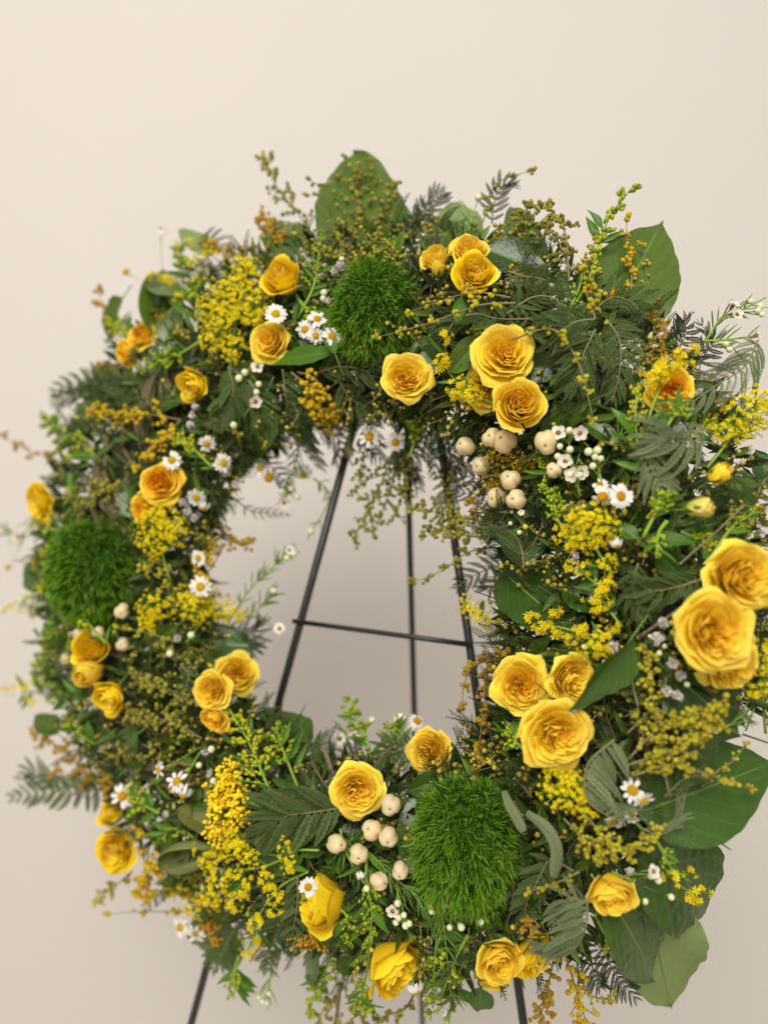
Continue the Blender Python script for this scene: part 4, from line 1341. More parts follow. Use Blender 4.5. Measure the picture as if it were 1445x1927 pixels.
daisy(334, 1471, 46, -.35, .75, 'daisy seen edge-on above the rolled leaf', .026, n=9, stalk_to=(390, 1400))
daisy(300, 1449, 36, -1.2, .3, 'daisy turned away beside the edge-on daisy', .022, n=8, stalk_to=(380, 1405))
daisy(345, 1497, 40, -.4, -1.5, 'white downturned daisy on the olive curled leaf', .026, droop=True, n=10)
daisy(231, 1498, 50, .1, .3, 'blurred daisy above the small back-turned rose', .016, n=10)
daisy(378, 1104, 46, .0, .0, 'blurred daisy over the goldenrod bank', .026, n=11)
daisy(374, 1050, 36, -.3, -.2, 'blurred daisy above the goldenrod bank, mostly hidden', .014)
daisy(368, 1757, 48, -.2, -.3, 'white daisy over the leaf by the easel leg', .004, n=9, disc=.7)
daisy(340, 1745, 42, -.4, .2, 'faded daisy at the lower far rim', -.004, n=9)
daisy(238, 512, 20, -.3, .3, 'tiny blurred daisy disc beyond the upper shoulder', -.03, petals=False, disc=2, stalk_to=(290, 540))
daisy(303, 431, 26, .1, 1.3, 'tiny daisy on a tall stalk beyond the upper shoulder', -.03, droop=True, stalk_to=(305, 500))
daisy(526, 1183, 26, .3, .4, 'blurred daisy hovering inside the ring by the easel crossbar', -.01, stalk_to=(455, 1148))
daisy(785, 1357, 44, .3, .9, 'white daisy behind the side-facing rose', -.02, droop=True)
daisy(752, 1355, 30, -.3, .8, 'second white daisy behind the side-facing rose', -.02)
daisy(16, 1068, 16, -.3, .3, 'tiny blurred orange disc at the far outer edge', -.02, petals=False, disc=2, stalk_to=(50, 1010))

# ================================================================== BERRIES
berries([(950, 831, 45, -.7, .4), (925, 824, 38, -.5, .2), (876, 840, 38, -.9, .3), (905, 877, 35, -.8, -.1)], (960, 790), 'four cream berries below the lowest rose of the upper trio')
berries([(960, 903, 42, -.5, .4), (935, 937, 41, -.9, -.1), (971, 940, 42, -.6, .1)], (1000, 920), 'tight knot of three cream berries above the mimosa fan')
berries([(1027, 832, 47, -.3, -.4), (1042, 885, 33, -.6, .1)], (1080, 850), 'two cream berries beside the white wax flowers')
berries([(735, 1515, 39, -.1, .0), (700, 1562, 38, -.5, .6), (731, 1575, 38, -.1, -.1)], (760, 1540), 'three cream berries next to the lower open rose')
berries([(633, 1588, 38, .7, .3), (675, 1607, 37, .0, .0)], (670, 1560), 'two cream berries above the side-on rose')
berries([(753, 1638, 34, -.1, -.2), (713, 1658, 34, .9, .1)], (790, 1640), 'lowest two cream berries beside the big pompom')
berries([(230, 1150, 30, .2, -.2), (150, 1192, 24, -.2, 0), (186, 1190, 24, 0, .2)], (200, 1120), 'blurred berries under the far pompom')
berries([(232, 1213, 28, .1, .1), (128, 1240, 26, -.4, .2)], (200, 1200), 'two blurred berries flanking the lemon roses', lift=.0)
berries([(655, 850, 28, .0, .0)], (660, 800), 'single dull berry hanging by the easel top', lift=-.03)

# ================================================================== WAX FLOWERS, BABY'S BREATH
wax([(500, 660), (470, 700), (478, 740), (485, 765)], [(485, 690, -.2, .1), (481, 755, .2, -.4)], [(450, 712), (461, 701), (487, 723), (483, 738)], 'wax flower sprig with four round buds under the stacked roses', needles=5)
wax([(1090, 930), (1082, 890), (1072, 850), (1070, 820)], [(1050, 815, -.3, .3), (1090, 815, .1, -.1), (1063, 868, -.5, .1), (1074, 893, -.1, -.2), (1092, 888, .3, -.1)],
    [(1071, 810), (1053, 840), (1049, 859), (1072, 846), (1072, 893), (1091, 893)], 'white wax flowers and pearly buds above the bright pair of daisies', needles=4, fdia=30)
wax([(1140, 960), (1132, 910), (1122, 870), (1115, 845)], [], [(1107, 850), (1124, 847), (1119, 860), (1130, 863), (1115, 877)], 'cluster of five pearly buds above the bright daisies', needles=3, budd=14)
wax([(1325, 645), (1355, 600), (1390, 585), (1440, 560)], [(1385, 592, .1, .3), (1378, 575, .3, 1)], [(1412, 567), (1430, 577), (1433, 592), (1425, 585)], 'needle-leaved wax flower twig jutting out towards the picture edge', lift=-.01, needles=16)
wax([(1322, 642), (1360, 640), (1400, 635), (1420, 632)], [(1422, 631, .9, .4)], [(1365, 648), (1372, 658), (1395, 667), (1403, 680)], 'lower needle-leaved twig with single wax flower at its tip', lift=-.01, needles=8)
wax([(690, 1480), (660, 1420), (655, 1390), (650, 1370)], [(640, 1390, -.3, .3), (665, 1385, .2, .3)], [(700, 1355), (745, 1360)], 'pair of blurred wax flowers on the lower inner rim', lift=-.01, needles=10)
wax([(1150, 1640), (1190, 1660), (1220, 1690), (1255, 1735)], [(1228, 1640, .2, .4)], [(1224, 1648), (1238, 1656), (1213, 1696), (1262, 1688), (1243, 1726), (1250, 1727)], 'branching sprig of greenish white buds beside the large rounded leaf', lift=.016, needles=6)
wax([(745, 1640), (750, 1690), (755, 1730), (770, 1745)], [(739, 1714, -.3, 0)], [(748, 1700), (750, 1727), (760, 1722), (763, 1742), (770, 1738), (745, 1736)], 'small pale buds above the largest low rose', needles=5, budd=12)
wax([(800, 1680), (830, 1720), (840, 1790), (850, 1900)], [], [(868, 1745)], 'drooping needle-leaved stem under the pompom', needles=36, npx=44, stemm='stem')
wax([(700, 1610), (740, 1650), (790, 1690), (830, 1730)], [], [(812, 1715)], 'needle-leaved stem slanting from the berries to the pompom', needles=30, npx=44, stemm='stem')
wax([(640, 1560), (650, 1600), (670, 1640), (690, 1670)], [], [(690, 1672)], 'needle-leaved sprig around the lower berries', needles=22, npx=40)
wax([(430, 1170), (470, 1110), (510, 1070), (560, 1030)], [(545, 1035, .2, .4)], [(553, 1042), (540, 1050)], 'blurred needle-leaved twig reaching into the ring opening', lift=-.02, needles=34, npx=32, fdia=20)
wax([(430, 1180), (480, 1150), (500, 1130), (520, 1115)], [], [(515, 1112)], 'second blurred needle-leaved twig reaching into the opening', lift=-.02, needles=24, npx=32)
wax([(905, 1000), (960, 1000), (985, 985), (965, 960)], [(980, 965, .1, .3)], [(963, 963), (982, 967), (977, 1002), (960, 985)], 'thin green twig with tiny buds over the dark mimosa fan', needles=6, budd=9, fdia=14)
wax([(520, 1760), (515, 1800), (505, 1860), (500, 1880)], [], [(487, 1877), (494, 1885), (502, 1888), (506, 1870)], 'pale buds on the lowest hanging needle twig', needles=16, lift=-.01, budd=9)
wax([(890, 400), (880, 440), (870, 470), (880, 500)][::-1], [], [(900, 372)], 'needle-leaved sprig in front of the pale top leaf', needles=26, npx=36, lift=-.01)
wax([(1350, 1370), (1370, 1365), (1390, 1350), (1405, 1345)], [], [(1345, 1374)], 'short green needle sprig on the dark edge leaf', needles=14, npx=36, lift=.0)
wax([(1130, 880), (1150, 850), (1170, 810), (1190, 770)], [], [(1192, 765)], 'stiff green needle sprig in the shade by the mimosa strand', needles=18, npx=44, lift=-.004)
wax([(70, 960), (50, 1000), (30, 1010), (5, 1000)], [(35, 1010, -.4, 0)], [(55, 1005), (65, 1040)], 'blurred needle twig below the lone lemon rose', needles=18, lift=-.01)
wax([(120, 1150), (90, 1120), (50, 1125), (10, 1145)], [], [(5, 1148), (40, 1130)], 'blurred flowering twig at the far rim under the pompom', needles=16, lift=-.01)
breath([(1247, 1172, 25), (1236, 1203, 30), (1265, 1248, 28), (1280, 1271, 24), (1252, 1300, 24), (1274, 1310, 25), (1250, 1216, 9), (1240, 1229, 11), (1222, 1197, 7), (1292, 1288, 11)], (1260, 1340), 'string of ruffled white blossoms beside the largest rose')
breath([(1152, 1218, 26), (1098, 1217, 10), (1136, 1245, 8)], (1150, 1260), 'single ruffled white blossom at the point of the folded leaf')
breath([(641, 500, 24), (628, 512, 16), (618, 566, 16)], (650, 540), 'white petals at the shoulder of the upper pompom')
breath([(610, 551, 14), (608, 562, 12), (643, 488, 11)], (600, 590), 'round white buds above the cluster of four daisies')
breath([(395, 1455, 16), (402, 1470, 14), (375, 1440, 12), (386, 1416, 16), (398, 1410, 14), (412, 1500, 14)], (400, 1490), 'tiny blurred white blossoms above the yarrow head')
breath([(362, 780, 18), (360, 800, 20), (368, 765, 16), (440, 800, 14)], (390, 800), 'pale blurred blossoms below the cone-shaped rose')
breath([(345, 945, 18), (352, 963, 20), (366, 975, 18)], (330, 990), 'three pale round seed heads beside the apricot roses')
breath([(846, 1745, 12), (866, 1742, 12), (905, 1735, 12), (835, 1702, 16)], (860, 1720), 'specks of white blossom along the underside of the pompom')
breath([(335, 1200, 18), (320, 1230, 14), (360, 1195, 14)], (350, 1220), 'dull white buds below the goldenrod bank')
breath([(800, 1880, 12), (835, 1905, 16), (815, 1895, 16)], (820, 1860), 'white specks at the very bottom of the wreath')

# ================================================================== GOLDENROD
goldenrod([(462, 520, 36, 38), (440, 560, 50, 38), (405, 585, 34, 34), (478, 585, 30, 42), (435, 605, 40, 32), (403, 640, 24, 32), (440, 655, 22, 28), (460, 500, 24, 20)], [(430, 720), (440, 640), (450, 560)], 'largest mound of yellow goldenrod beside the stacked roses', .02, dens=.9)
goldenrod([(300, 985, 46, 32), (292, 1020, 34, 26), (330, 1000, 24, 26)], [(320, 1090), (305, 1040), (300, 1000)], 'goldenrod tuft hanging under the apricot roses', .02)
goldenrod([(292, 1140, 30, 26), (285, 1165, 24, 24)], [(330, 1200), (300, 1170), (290, 1150)], 'small blurred goldenrod tuft beside the far pompom', .012)
goldenrod([(365, 1140, 38, 34), (405, 1150, 40, 26), (440, 1155, 24, 18), (375, 1115, 26, 24), (395, 1125, 26, 22)], [(350, 1210), (380, 1170), (400, 1150)], 'bank of goldenrod reaching into the ring opening', .012)
goldenrod([(1390, 785, 52, 42), (1425, 760, 34, 36), (1372, 812, 34, 24)], [(1330, 880), (1370, 830), (1400, 790)], 'goldenrod mound at the picture edge above the buds', .01, fl=12)
goldenrod([(1095, 975, 36, 24), (1125, 985, 44, 38), (1065, 1000, 30, 22), (1105, 1010, 40, 26), (1082, 1022, 22, 18)], [(1150, 1080), (1120, 1030), (1110, 1000)], 'sharp yellow goldenrod cluster under the bright daisies', .022, fl=13, dens=1.0)
goldenrod([(1072, 1065, 18, 16), (1095, 1070, 18, 16), (1140, 1060, 20, 20)], [(1150, 1120), (1110, 1090), (1090, 1070)], 'three yellow tufts below the sharp goldenrod cluster', .016, fl=13, leaves=5)
goldenrod([(1130, 1105, 16, 14), (1122, 1135, 20, 18), (1145, 1100, 10, 10)], [(1170, 1180), (1140, 1140), (1125, 1110)], 'little goldenrod stars above the large inner dark leaf', .018, fl=15, single=True, dens=1.1)
goldenrod([(1003, 1160, 10, 9), (1045, 1150, 9, 8), (1018, 1182, 9, 8), (1030, 1178, 9, 8), (1048, 1195, 8, 8)], [(1130, 1200), (1070, 1185), (1020, 1172)], 'scattered single goldenrod stars over the dark leaf', .018, fl=18, single=True, dens=2, leaves=3)
goldenrod([(1075, 1195, 22, 16), (1125, 1212, 32, 28), (1095, 1188, 16, 14), (1150, 1180, 12, 10)], [(1160, 1260), (1130, 1225), (1110, 1200)], 'goldenrod clump above the folded leaf and inner roses', .018, fl=13, single=True, dens=.9)
goldenrod([(1050, 1452, 34, 24), (1065, 1485, 46, 34), (1100, 1515, 26, 22)], [(1060, 1400), (1065, 1440), (1075, 1480)], 'dense yellow tuft directly under the inner rose trio', .024, fl=13, dens=1.1)
goldenrod([(1300, 660, 12, 12), (1280, 675, 20, 18), (1255, 690, 24, 16), (1235, 710, 20, 14), (1215, 700, 12, 12)], [(1215, 830), (1225, 770), (1260, 690)], 'goldenrod spike leaning over the orange-hearted rose', .028, fl=15, single=True, dens=1.0)
goldenrod([(868, 728, 24, 22), (890, 745, 20, 18), (858, 745, 12, 12)], [(930, 760), (900, 745), (875, 735)], 'small goldenrod tuft against the upper rose trio', .024, fl=13)
goldenrod([(840, 636, 10, 10), (832, 684, 14, 14), (828, 695, 10, 10)], [(860, 720), (840, 690), (838, 650)], 'two tiny goldenrod stars beside the cupped leaf', .022, fl=17, single=True, dens=1.6)
goldenrod([(395, 1605, 26, 26), (420, 1640, 30, 26), (445, 1585, 26, 26), (470, 1610, 18, 20), (455, 1665, 26, 24), (405, 1680, 30, 24), (370, 1710, 22, 18), (430, 1575, 24, 18), (440, 1700, 18, 14)], [(560, 1600), (500, 1630), (430, 1640)], 'large sprawling goldenrod beneath the yarrow head', .026, fl=13, leaves=10, leafpx=60)
goldenrod([(505, 1655, 18, 20), (522, 1680, 16, 16), (515, 1710, 18, 14)], [(580, 1640), (540, 1660), (515, 1680)], 'goldenrod tufts beside the side-on rose', .02, fl=13)
goldenrod([(483, 1735, 18, 24), (475, 1770, 22, 24), (470, 1795, 14, 12)], [(520, 1680), (495, 1710), (480, 1760)], 'drooping goldenrod tip over the lower rim', .018, fl=13)
goldenrod([(537, 1600, 14, 20), (545, 1625, 15, 18)], [(600, 1600), (560, 1600), (545, 1610)], 'short goldenrod tuft above the daisy on the side-on rose', .024, fl=12)
goldenrod([(1310, 1682, 26, 16), (1262, 1652, 14, 14), (1305, 1640, 10, 8)], [(1240, 1620), (1270, 1660), (1300, 1680)], 'goldenrod star tuft lying on the large rounded leaf', .012, fl=15, single=True, dens=.9, leaves=2)
goldenrod([(1428, 1230, 20, 36), (1435, 1275, 22, 34), (1415, 1300, 14, 14)], [(1440, 1380), (1435, 1320), (1430, 1250)], 'goldenrod strip between the edge roses and picture edge', .004, fl=12)
goldenrod([(872, 1135, 14, 16), (890, 1150, 20, 18), (912, 1165, 20, 18), (936, 1178, 18, 14)], [(990, 1195), (940, 1180), (880, 1140)], 'pointed goldenrod spike poking into the ring opening', -.01, fl=10, dens=.9)
goldenrod([(290, 520, 12, 10), (310, 525, 10, 10), (330, 530, 12, 10), (337, 560, 10, 10)], [(350, 600), (335, 560), (310, 530)], 'four yellow bobbles on the tall shoulder leaf', .006, fl=11, dens=1.3, leaves=1)
goldenrod([(350, 460, 18, 14), (375, 500, 22, 18), (400, 470, 16, 16), (365, 540, 16, 14)], [(400, 620), (380, 550), (365, 480)], 'blurred lime goldenrod at the upper shoulder', .0, fl=11, dens=.8, leaves=8)
goldenrod([(70, 1125, 18, 14), (55, 1150, 16, 12), (20, 1140, 12, 10), (85, 1105, 14, 12)], [(150, 1160), (90, 1140), (40, 1140)], 'blurred yellow tips at the far rim below the pompom', -.01, fl=11, dens=.7)
goldenrod([(15, 1300, 12, 14), (50, 1290, 16, 14), (75, 1270, 14, 14), (60, 1320, 14, 12)], [(150, 1330), (90, 1305), (40, 1300)], 'blurred yellow tips at the far outer edge beside the lemon roses', -.01, fl=11, dens=.7, leaves=8)
# yarrow: flat head of golden beads
goldenrod([(435, 1450, 22, 26), (425, 1490, 34, 30), (430, 1530, 36, 34), (415, 1570, 26, 28), (455, 1515, 20, 30)], [(470, 1600), (450, 1560), (435, 1500)], 'long golden yarrow head beside the rolled olive leaf', .018, fl=10, dens=1.5, leaves=0, beads='yellow')
goldenrod([(935, 865, 28, 34), (955, 850, 30, 24), (930, 905, 26, 26), (990, 880, 22, 22)], [(990, 950), (960, 900), (945, 870)], 'golden yarrow head behind the cream berries', -.012, fl=9, dens=1.6, leaves=0, beads='yellow')
goldenrod([(585, 1768, 34, 16), (610, 1775, 16, 14)], [(620, 1700), (600, 1740), (590, 1765)], 'rusty yarrow head under the side-on rose', .0, fl=10, dens=1.5, leaves=0, beads='orange')
goldenrod([(395, 1740, 18, 16), (410, 1760, 16, 18)], [(450, 1700), (420, 1730), (400, 1750)], 'rusty yarrow head above the easel-leg leaf', -.005, fl=9, dens=1.4, leaves=0, beads='orange')

# ---- green buds
B = budsprig
B([(1065, 600), (1110, 520), (1140, 420), (1195, 345)], 'tall green bud sprig rising in front of the large pointed leaf', .0, nb=70, spread=26, bead=11, leaves=5, leafpx=55)
B([(1080, 650), (1070, 590), (1090, 540), (1100, 480)], 'leafy green sprig at the foot of the large pointed leaf', .008, nb=40, bead=7, leaves=7, leafpx=70)
B([(560, 600), (590, 540), (600, 480), (605, 430)], 'green leafy bud spike above the four daisies', .008, nb=80, spread=26, bead=6, leaves=6)
B([(1220, 900), (1200, 840), (1195, 780), (1200, 720)], 'green buds with yellow tips beside the orange-hearted rose', .022, nb=70, spread=36, bead=8, col='bud_yellow', leaves=5, leafpx=60)
B([(1240, 830), (1262, 790), (1280, 770), (1290, 760)], 'green buds below the orange-hearted rose', .026, nb=40, spread=34, bead=8, leaves=3)
B([(770, 860), (780, 830), (783, 805), (775, 790)], 'tight green buds beside the inner-rim daisy', .014, nb=60, spread=24, bead=7.5, leaves=1)
B([(1080, 1020), (1050, 980), (1040, 940), (1020, 905)], 'upright green bud spike below the two berries', .02, nb=90, spread=26, bead=8, leaves=4, leafpx=36)
B([(1210, 1010), (1230, 970), (1240, 945), (1255, 930)], 'green buds between the two daisies and the greenish bud', .022, nb=70, spread=30, bead=8, leaves=3)
B([(1255, 980), (1240, 1000), (1235, 1030), (1240, 1050)], 'sparse green buds beneath the slim bright leaf', .018, nb=30, spread=26, bead=7, leaves=3)
B([(540, 1560), (500, 1470), (470, 1400), (430, 1330)], 'long green bud sprig climbing to the inner-rim roses', .018, nb=110, spread=46, bead=9, col='bud_yellow', leaves=8, leafpx=60)
B([(560, 1480), (540, 1430), (525, 1390), (520, 1355)], 'green bud sprig beside the lower inner leaf', .008, nb=60, spread=30, bead=8, leaves=6, leafpx=60)
B([(700, 1440), (690, 1390), (670, 1350), (655, 1310)], 'green bud sprig standing up into the ring opening', -.012, nb=80, spread=28, bead=9, leaves=4)
B([(760, 1440), (745, 1400), (740, 1380), (735, 1362)], 'green-white bud tips beside the side-facing rose', -.005, nb=50, spread=36, bead=7, leaves=4)
B([(1000, 1430), (975, 1400), (955, 1385), (960, 1360)], 'dark green buds at the corner of the inner rose trio', .022, nb=50, spread=20, bead=8, leaves=6, leafpx=44)
B([(690, 1600), (690, 1660), (700, 1720), (690, 1790)], 'leafy green sprig between the side-on rose and largest low rose', .012, nb=90, spread=34, bead=8, leaves=12, leafpx=64)
B([(700, 1760), (690, 1830), (680, 1880), (690, 1900)], 'green buds draped over the largest low rose', .01, nb=80, spread=28, bead=9, leaves=6)
B([(640, 1760), (620, 1810), (600, 1850), (580, 1910)], 'drooping green bud sprig at the bottom', -.006, nb=80, spread=30, bead=9, leaves=6)
B([(830, 1720), (820, 1790), (815, 1850), (810, 1920)], 'green buds between the two lowest roses', .006, nb=90, spread=30, bead=9, leaves=9, leafpx=60)
B([(880, 1760), (850, 1820), (850, 1870), (845, 1925)], 'thin green buds beside the lowest round rose', .002, nb=60, spread=26, bead=8, leaves=8, leafpx=60)
B([(620, 1700), (650, 1720), (655, 1760), (640, 1790)], 'green leaves and buds behind the side-on rose', .002, nb=50, spread=28, bead=8, leaves=8, leafpx=70)
B([(1120, 1720), (1140, 1760), (1170, 1800), (1195, 1830)], 'yellow-tipped buds over the dark glossy pointed leaf', .01, nb=50, spread=24, bead=8, col='bud_yellow', leaves=2)
B([(1220, 1560), (1245, 1600), (1260, 1630), (1300, 1660)], 'green bud sprig crossing the large rounded leaf', .008, nb=40, spread=26, bead=8, leaves=6)
B([(1330, 1060), (1370, 1000), (1400, 975), (1440, 955)], 'fine green buds along the picture edge above the edge roses', .004, nb=60, spread=26, bead=6, leaves=5)
B([(400, 880), (370, 850), (350, 830), (325, 822)], 'yellow-green buds above the daisy on the apricot rose', .018, nb=60, spread=24, bead=6, col='bud_yellow', leaves=5, leafpx=34)
B([(200, 870), (150, 850), (110, 810), (75, 785)], 'blurred green bud sprig at the far upper rim', -.01, nb=70, spread=24, bead=10, leaves=6)
B([(380, 640), (340, 665), (300, 680), (255, 700)], 'blurred green sprig below the tall shoulder leaf', .01, nb=70, spread=26, bead=8, leaves=6)
B([(380, 600), (370, 560), (350, 500), (335, 460)], 'blurred lime sprig beside the tall shoulder leaf', -.005, nb=80, spread=28, bead=9, leaves=7)
B([(200, 1210), (165, 1170), (150, 1130), (145, 1100)], 'blurred lime sprig lying on the far pompom', .03, nb=50, spread=22, bead=9, leaves=4)
B([(170, 1320), (110, 1300), (80, 1260), (65, 1235)], 'blurred leafy sprig reaching out beside the lemon roses', -.01, nb=60, spread=28, bead=10, leaves=7)
B([(380, 1590), (340, 1560), (310, 1570), (290, 1600)], 'feathery green leaves between the rolled leaf and blurred rose', .006, nb=20, spread=20, bead=6, leaves=10, leafpx=50)
B([(120, 950), (135, 935), (140, 920), (128, 910)], 'blurred lime buds beside the lone lemon rose', .0, nb=30, spread=20, bead=8, leaves=3)

# ================================================================== MIMOSA BEADS
s_ = spray
s_([(600, 470), (560, 400), (520, 350), (496, 292)], 46, 80, 'olive', 'olive mimosa spray pointing up highest beside the top leaf', -.02, side_n=11, bead=9)
s_([(690, 500), (680, 430), (670, 370), (672, 310)], 88, 120, 'olive', 'fan of olive beads spread over the top leaf', -.014, side_n=14, bead=9.5, single=True)
s_([(660, 510), (640, 460), (625, 400), (605, 350)], 70, 90, 'olive', 'olive beads at the near side of the top leaf', -.008, side_n=11, bead=9.5)
s_([(710, 500), (730, 450), (730, 400), (735, 350)], 62, 80, 'olive', 'olive beads on the outer edge of the top leaf', -.012, side_n=10, bead=9.5)
s_([(640, 530), (660, 500), (690, 480), (740, 470)], 44, 70, 'olive', 'olive beads packed above the upper pompom', .006, side_n=10, bead=9.5)
s_([(545, 500), (525, 460), (510, 430), (495, 410)], 40, 80, 'orange', 'rusty beads in front of the round dark top leaf', -.01, side_n=10, bead=10)
s_([(490, 500), (450, 480), (410, 465), (380, 460)], 30, 60, 'orange', 'rusty beads above the largest goldenrod mound', -.008, side_n=8, bead=8)
s_([(1070, 530), (1060, 430), (1010, 385), (925, 440)], 46, 140, 'olive', 'arching spray of olive beads over the dark leaf', .008, side_n=15, bead=9.5, hang=.5)
s_([(1075, 510), (1040, 440), (990, 420), (950, 455)], 40, 90, 'olive', 'inner arch of olive beads behind the upper rose pair', .004, side_n=11, bead=9.5, hang=.5)
s_([(890, 460), (915, 400), (935, 345), (1010, 318)], 18, 34, 'olive', 'thin bead strand reaching above the top rim', -.02, side_n=6, bead=9)
s_([(1130, 590), (1120, 560), (1115, 500), (1120, 440)], 22, 44, 'lime', 'upright bead strand in front of the tall green buds', .012, side_n=6, bead=10)
s_([(1185, 560), (1188, 520), (1180, 470), (1178, 400)], 20, 40, 'yellow', 'upright yellow bead strand on the large pointed leaf', -.004, side_n=6, bead=10)
s_([(1120, 600), (1105, 560), (1098, 510), (1100, 480)], 14, 26, 'yellow', 'short yellow bead strand by the small orange bud', .012, side_n=4, bead=10)
s_([(1230, 620), (1225, 580), (1215, 510), (1208, 455)], 18, 30, 'lime', 'outer bead strand on the large pointed leaf', -.012, side_n=5, bead=9)
s_([(1230, 640), (1245, 610), (1225, 590), (1240, 570)], 22, 30, 'orange', 'rusty beads below the large pointed leaf', .0, side_n=5, bead=9)
s_([(960, 560), (890, 550), (820, 570), (762, 590)], 16, 30, 'lime', 'upper of two twigs crossing the upper pompom', .028, side_n=5, bead=9)
s_([(970, 570), (900, 575), (800, 610), (690, 640)], 18, 36, 'lime', 'lower of two twigs crossing the upper pompom', .034, side_n=6, bead=9)
s_([(900, 560), (880, 550), (870, 545), (905, 550)], 14, 24, 'yellow', 'yellow beads just under the upper rose pair', .03, side_n=4, bead=10)
s_([(960, 640), (1040, 620), (1090, 690), (1120, 810)], 12, 44, 'lime', 'long bead strand curving down past the fern fans', .024, side_n=8, bead=10)
s_([(1240, 600), (1250, 640), (1220, 670), (1290, 680)], 34, 60, 'orange', 'rusty bead tangle near the goldenrod spike', -.005, side_n=8, bead=8)
s_([(548, 700), (580, 730), (600, 770), (625, 800)], 40, 80, 'yellow', 'bright yellow bead cluster above the opening', .016, side_n=10, bead=11, hang=.3)
s_([(560, 700), (590, 710), (610, 740), (640, 790)], 26, 36, 'yellow', 'yellow beads on a thin arc beside the drooping frond', .016, side_n=6, bead=10, hang=.3)
s_([(760, 830), (730, 880), (700, 950), (665, 1015)], 50, 110, 'olive', 'large olive spray hanging into the opening from above', -.03, side_n=13, bead=8.5, stemm='stem_dark', hang=.3)
s_([(750, 830), (740, 900), (720, 960), (700, 1010)], 36, 60, 'olive', 'inner olive strands hanging near the middle easel leg', -.03, side_n=9, bead=8, stemm='stem_dark')
s_([(700, 790), (690, 760), (660, 790), (640, 810)], 26, 24, 'yellow', 'dull beads at the junction above the easel', -.01, side_n=5)
s_([(960, 990), (900, 980), (840, 970), (775, 950)], 42, 110, 'olive', 'olive bead spray reaching inward above the middle leg', .0, side_n=13, bead=9.5)
s_([(960, 1000), (890, 1010), (850, 1000), (790, 1000)], 40, 90, 'olive', 'lower olive bead spray reaching inward above the right leg', -.004, side_n=11, bead=9.5)
s_([(930, 1030), (880, 1040), (830, 1075), (768, 1100)], 18, 40, 'olive', 'single bead twig pointing at the middle easel leg', -.012, side_n=6, bead=9.5)
s_([(1000, 990), (960, 1010), (910, 960), (880, 940)], 30, 40, 'orange', 'rusty beads behind the knot of three berries', .006, side_n=7, bead=10)
s_([(940, 1240), (890, 1255), (870, 1310), (880, 1385)], 14, 26, 'orange', 'orange beads on a curved stem hanging by the inner roses', .004, side_n=5, bead=12)
s_([(935, 1235), (915, 1260), (910, 1330), (895, 1450)], 26, 60, 'orange', 'orange bead string hanging in front of the easel leg', .006, side_n=9, bead=12, hang=.4)
s_([(960, 1225), (940, 1230), (920, 1240), (905, 1236)], 12, 20, 'orange', 'orange beads at the top of the hanging string', .006, side_n=4, bead=12)
s_([(1260, 1500), (1240, 1400), (1225, 1300), (1215, 1215)], 44, 110, 'lime', 'upright mimosa spray beside the folded dark leaf', .014, side_n=13, bead=10.5)
s_([(1180, 1430), (1240, 1370), (1300, 1350), (1365, 1325)], 50, 120, 'lime', 'wide mimosa clump below the edge trio of roses', .022, side_n=13, bead=10.5)
s_([(1180, 1440), (1240, 1420), (1290, 1400), (1350, 1360)], 46, 110, 'lime', 'second tier of the wide mimosa clump', .02, side_n=12, bead=10.5)
s_([(1190, 1460), (1260, 1440), (1340, 1460), (1425, 1490)], 18, 60, 'lime', 'long mimosa strand reaching over the very large leaf', .018, side_n=8, bead=10.5)
s_([(1320, 1480), (1350, 1450), (1380, 1430), (1405, 1395)], 16, 20, 'lime', 'thin bead twig above the very large leaf', -.002, side_n=4, bead=8)
s_([(1180, 1380), (1210, 1350), (1240, 1320), (1260, 1260)], 40, 60, 'olive', 'shaded beads behind the folded dark leaf', .006, side_n=8, bead=9.5)
s_([(1060, 1540), (1090, 1570), (1120, 1590), (1130, 1620)], 40, 70, 'lime', 'mimosa beads below the dense yellow tuft', .014, side_n=10, bead=9.5)
s_([(1100, 1530), (1140, 1580), (1180, 1600), (1245, 1555)], 40, 110, 'lime', 'mimosa branch between the comb frond and the rose with loose petals', .018, side_n=13, bead=10)
s_([(1090, 1640), (1050, 1660), (1020, 1670), (990, 1680)], 12, 16, 'lime', 'short bead twig beside the lower pompom', .018, side_n=4, bead=9)
s_([(1180, 1480), (1210, 1440), (1240, 1450), (1270, 1440)], 18, 24, 'lime', 'few beads above the pair of daisies by the comb frond', .014, side_n=5, bead=9)
s_([(1060, 1790), (1080, 1850), (1095, 1900), (1110, 1950)], 40, 60, 'yellow', 'yellow beads hanging at the lowest edge', .0, side_n=9, bead=11, hang=.3)
s_([(1040, 1810), (1030, 1860), (1020, 1900), (1010, 1950)], 34, 60, 'orange', 'orange beads hanging over the easel leg at the bottom', -.008, side_n=9, bead=11, hang=.3)
s_([(1080, 1820), (1110, 1870), (1140, 1880), (1155, 1870)], 20, 24, 'lime', 'outermost bead twig at the bottom edge', -.01, side_n=5, bead=9)
s_([(1020, 1760), (1000, 1740), (990, 1730), (985, 1750)], 14, 16, 'orange', 'few orange beads above the plain side-on rose', .012, side_n=4, bead=10)
s_([(650, 1830), (640, 1870), (610, 1900), (590, 1940)], 40, 56, 'olive', 'dark bead twig hanging at the bottom', -.02, side_n=8, bead=9, stemm='stem_dark')
s_([(700, 1880), (690, 1900), (660, 1920), (640, 1950)], 40, 50, 'olive', 'dark bead twig under the largest low rose', -.01, side_n=8, bead=9, stemm='stem_dark')
s_([(780, 1870), (760, 1900), (730, 1910), (700, 1930)], 30, 40, 'olive', 'second dark bead twig under the largest low rose', -.01, side_n=7, bead=8.5, stemm='stem_dark')
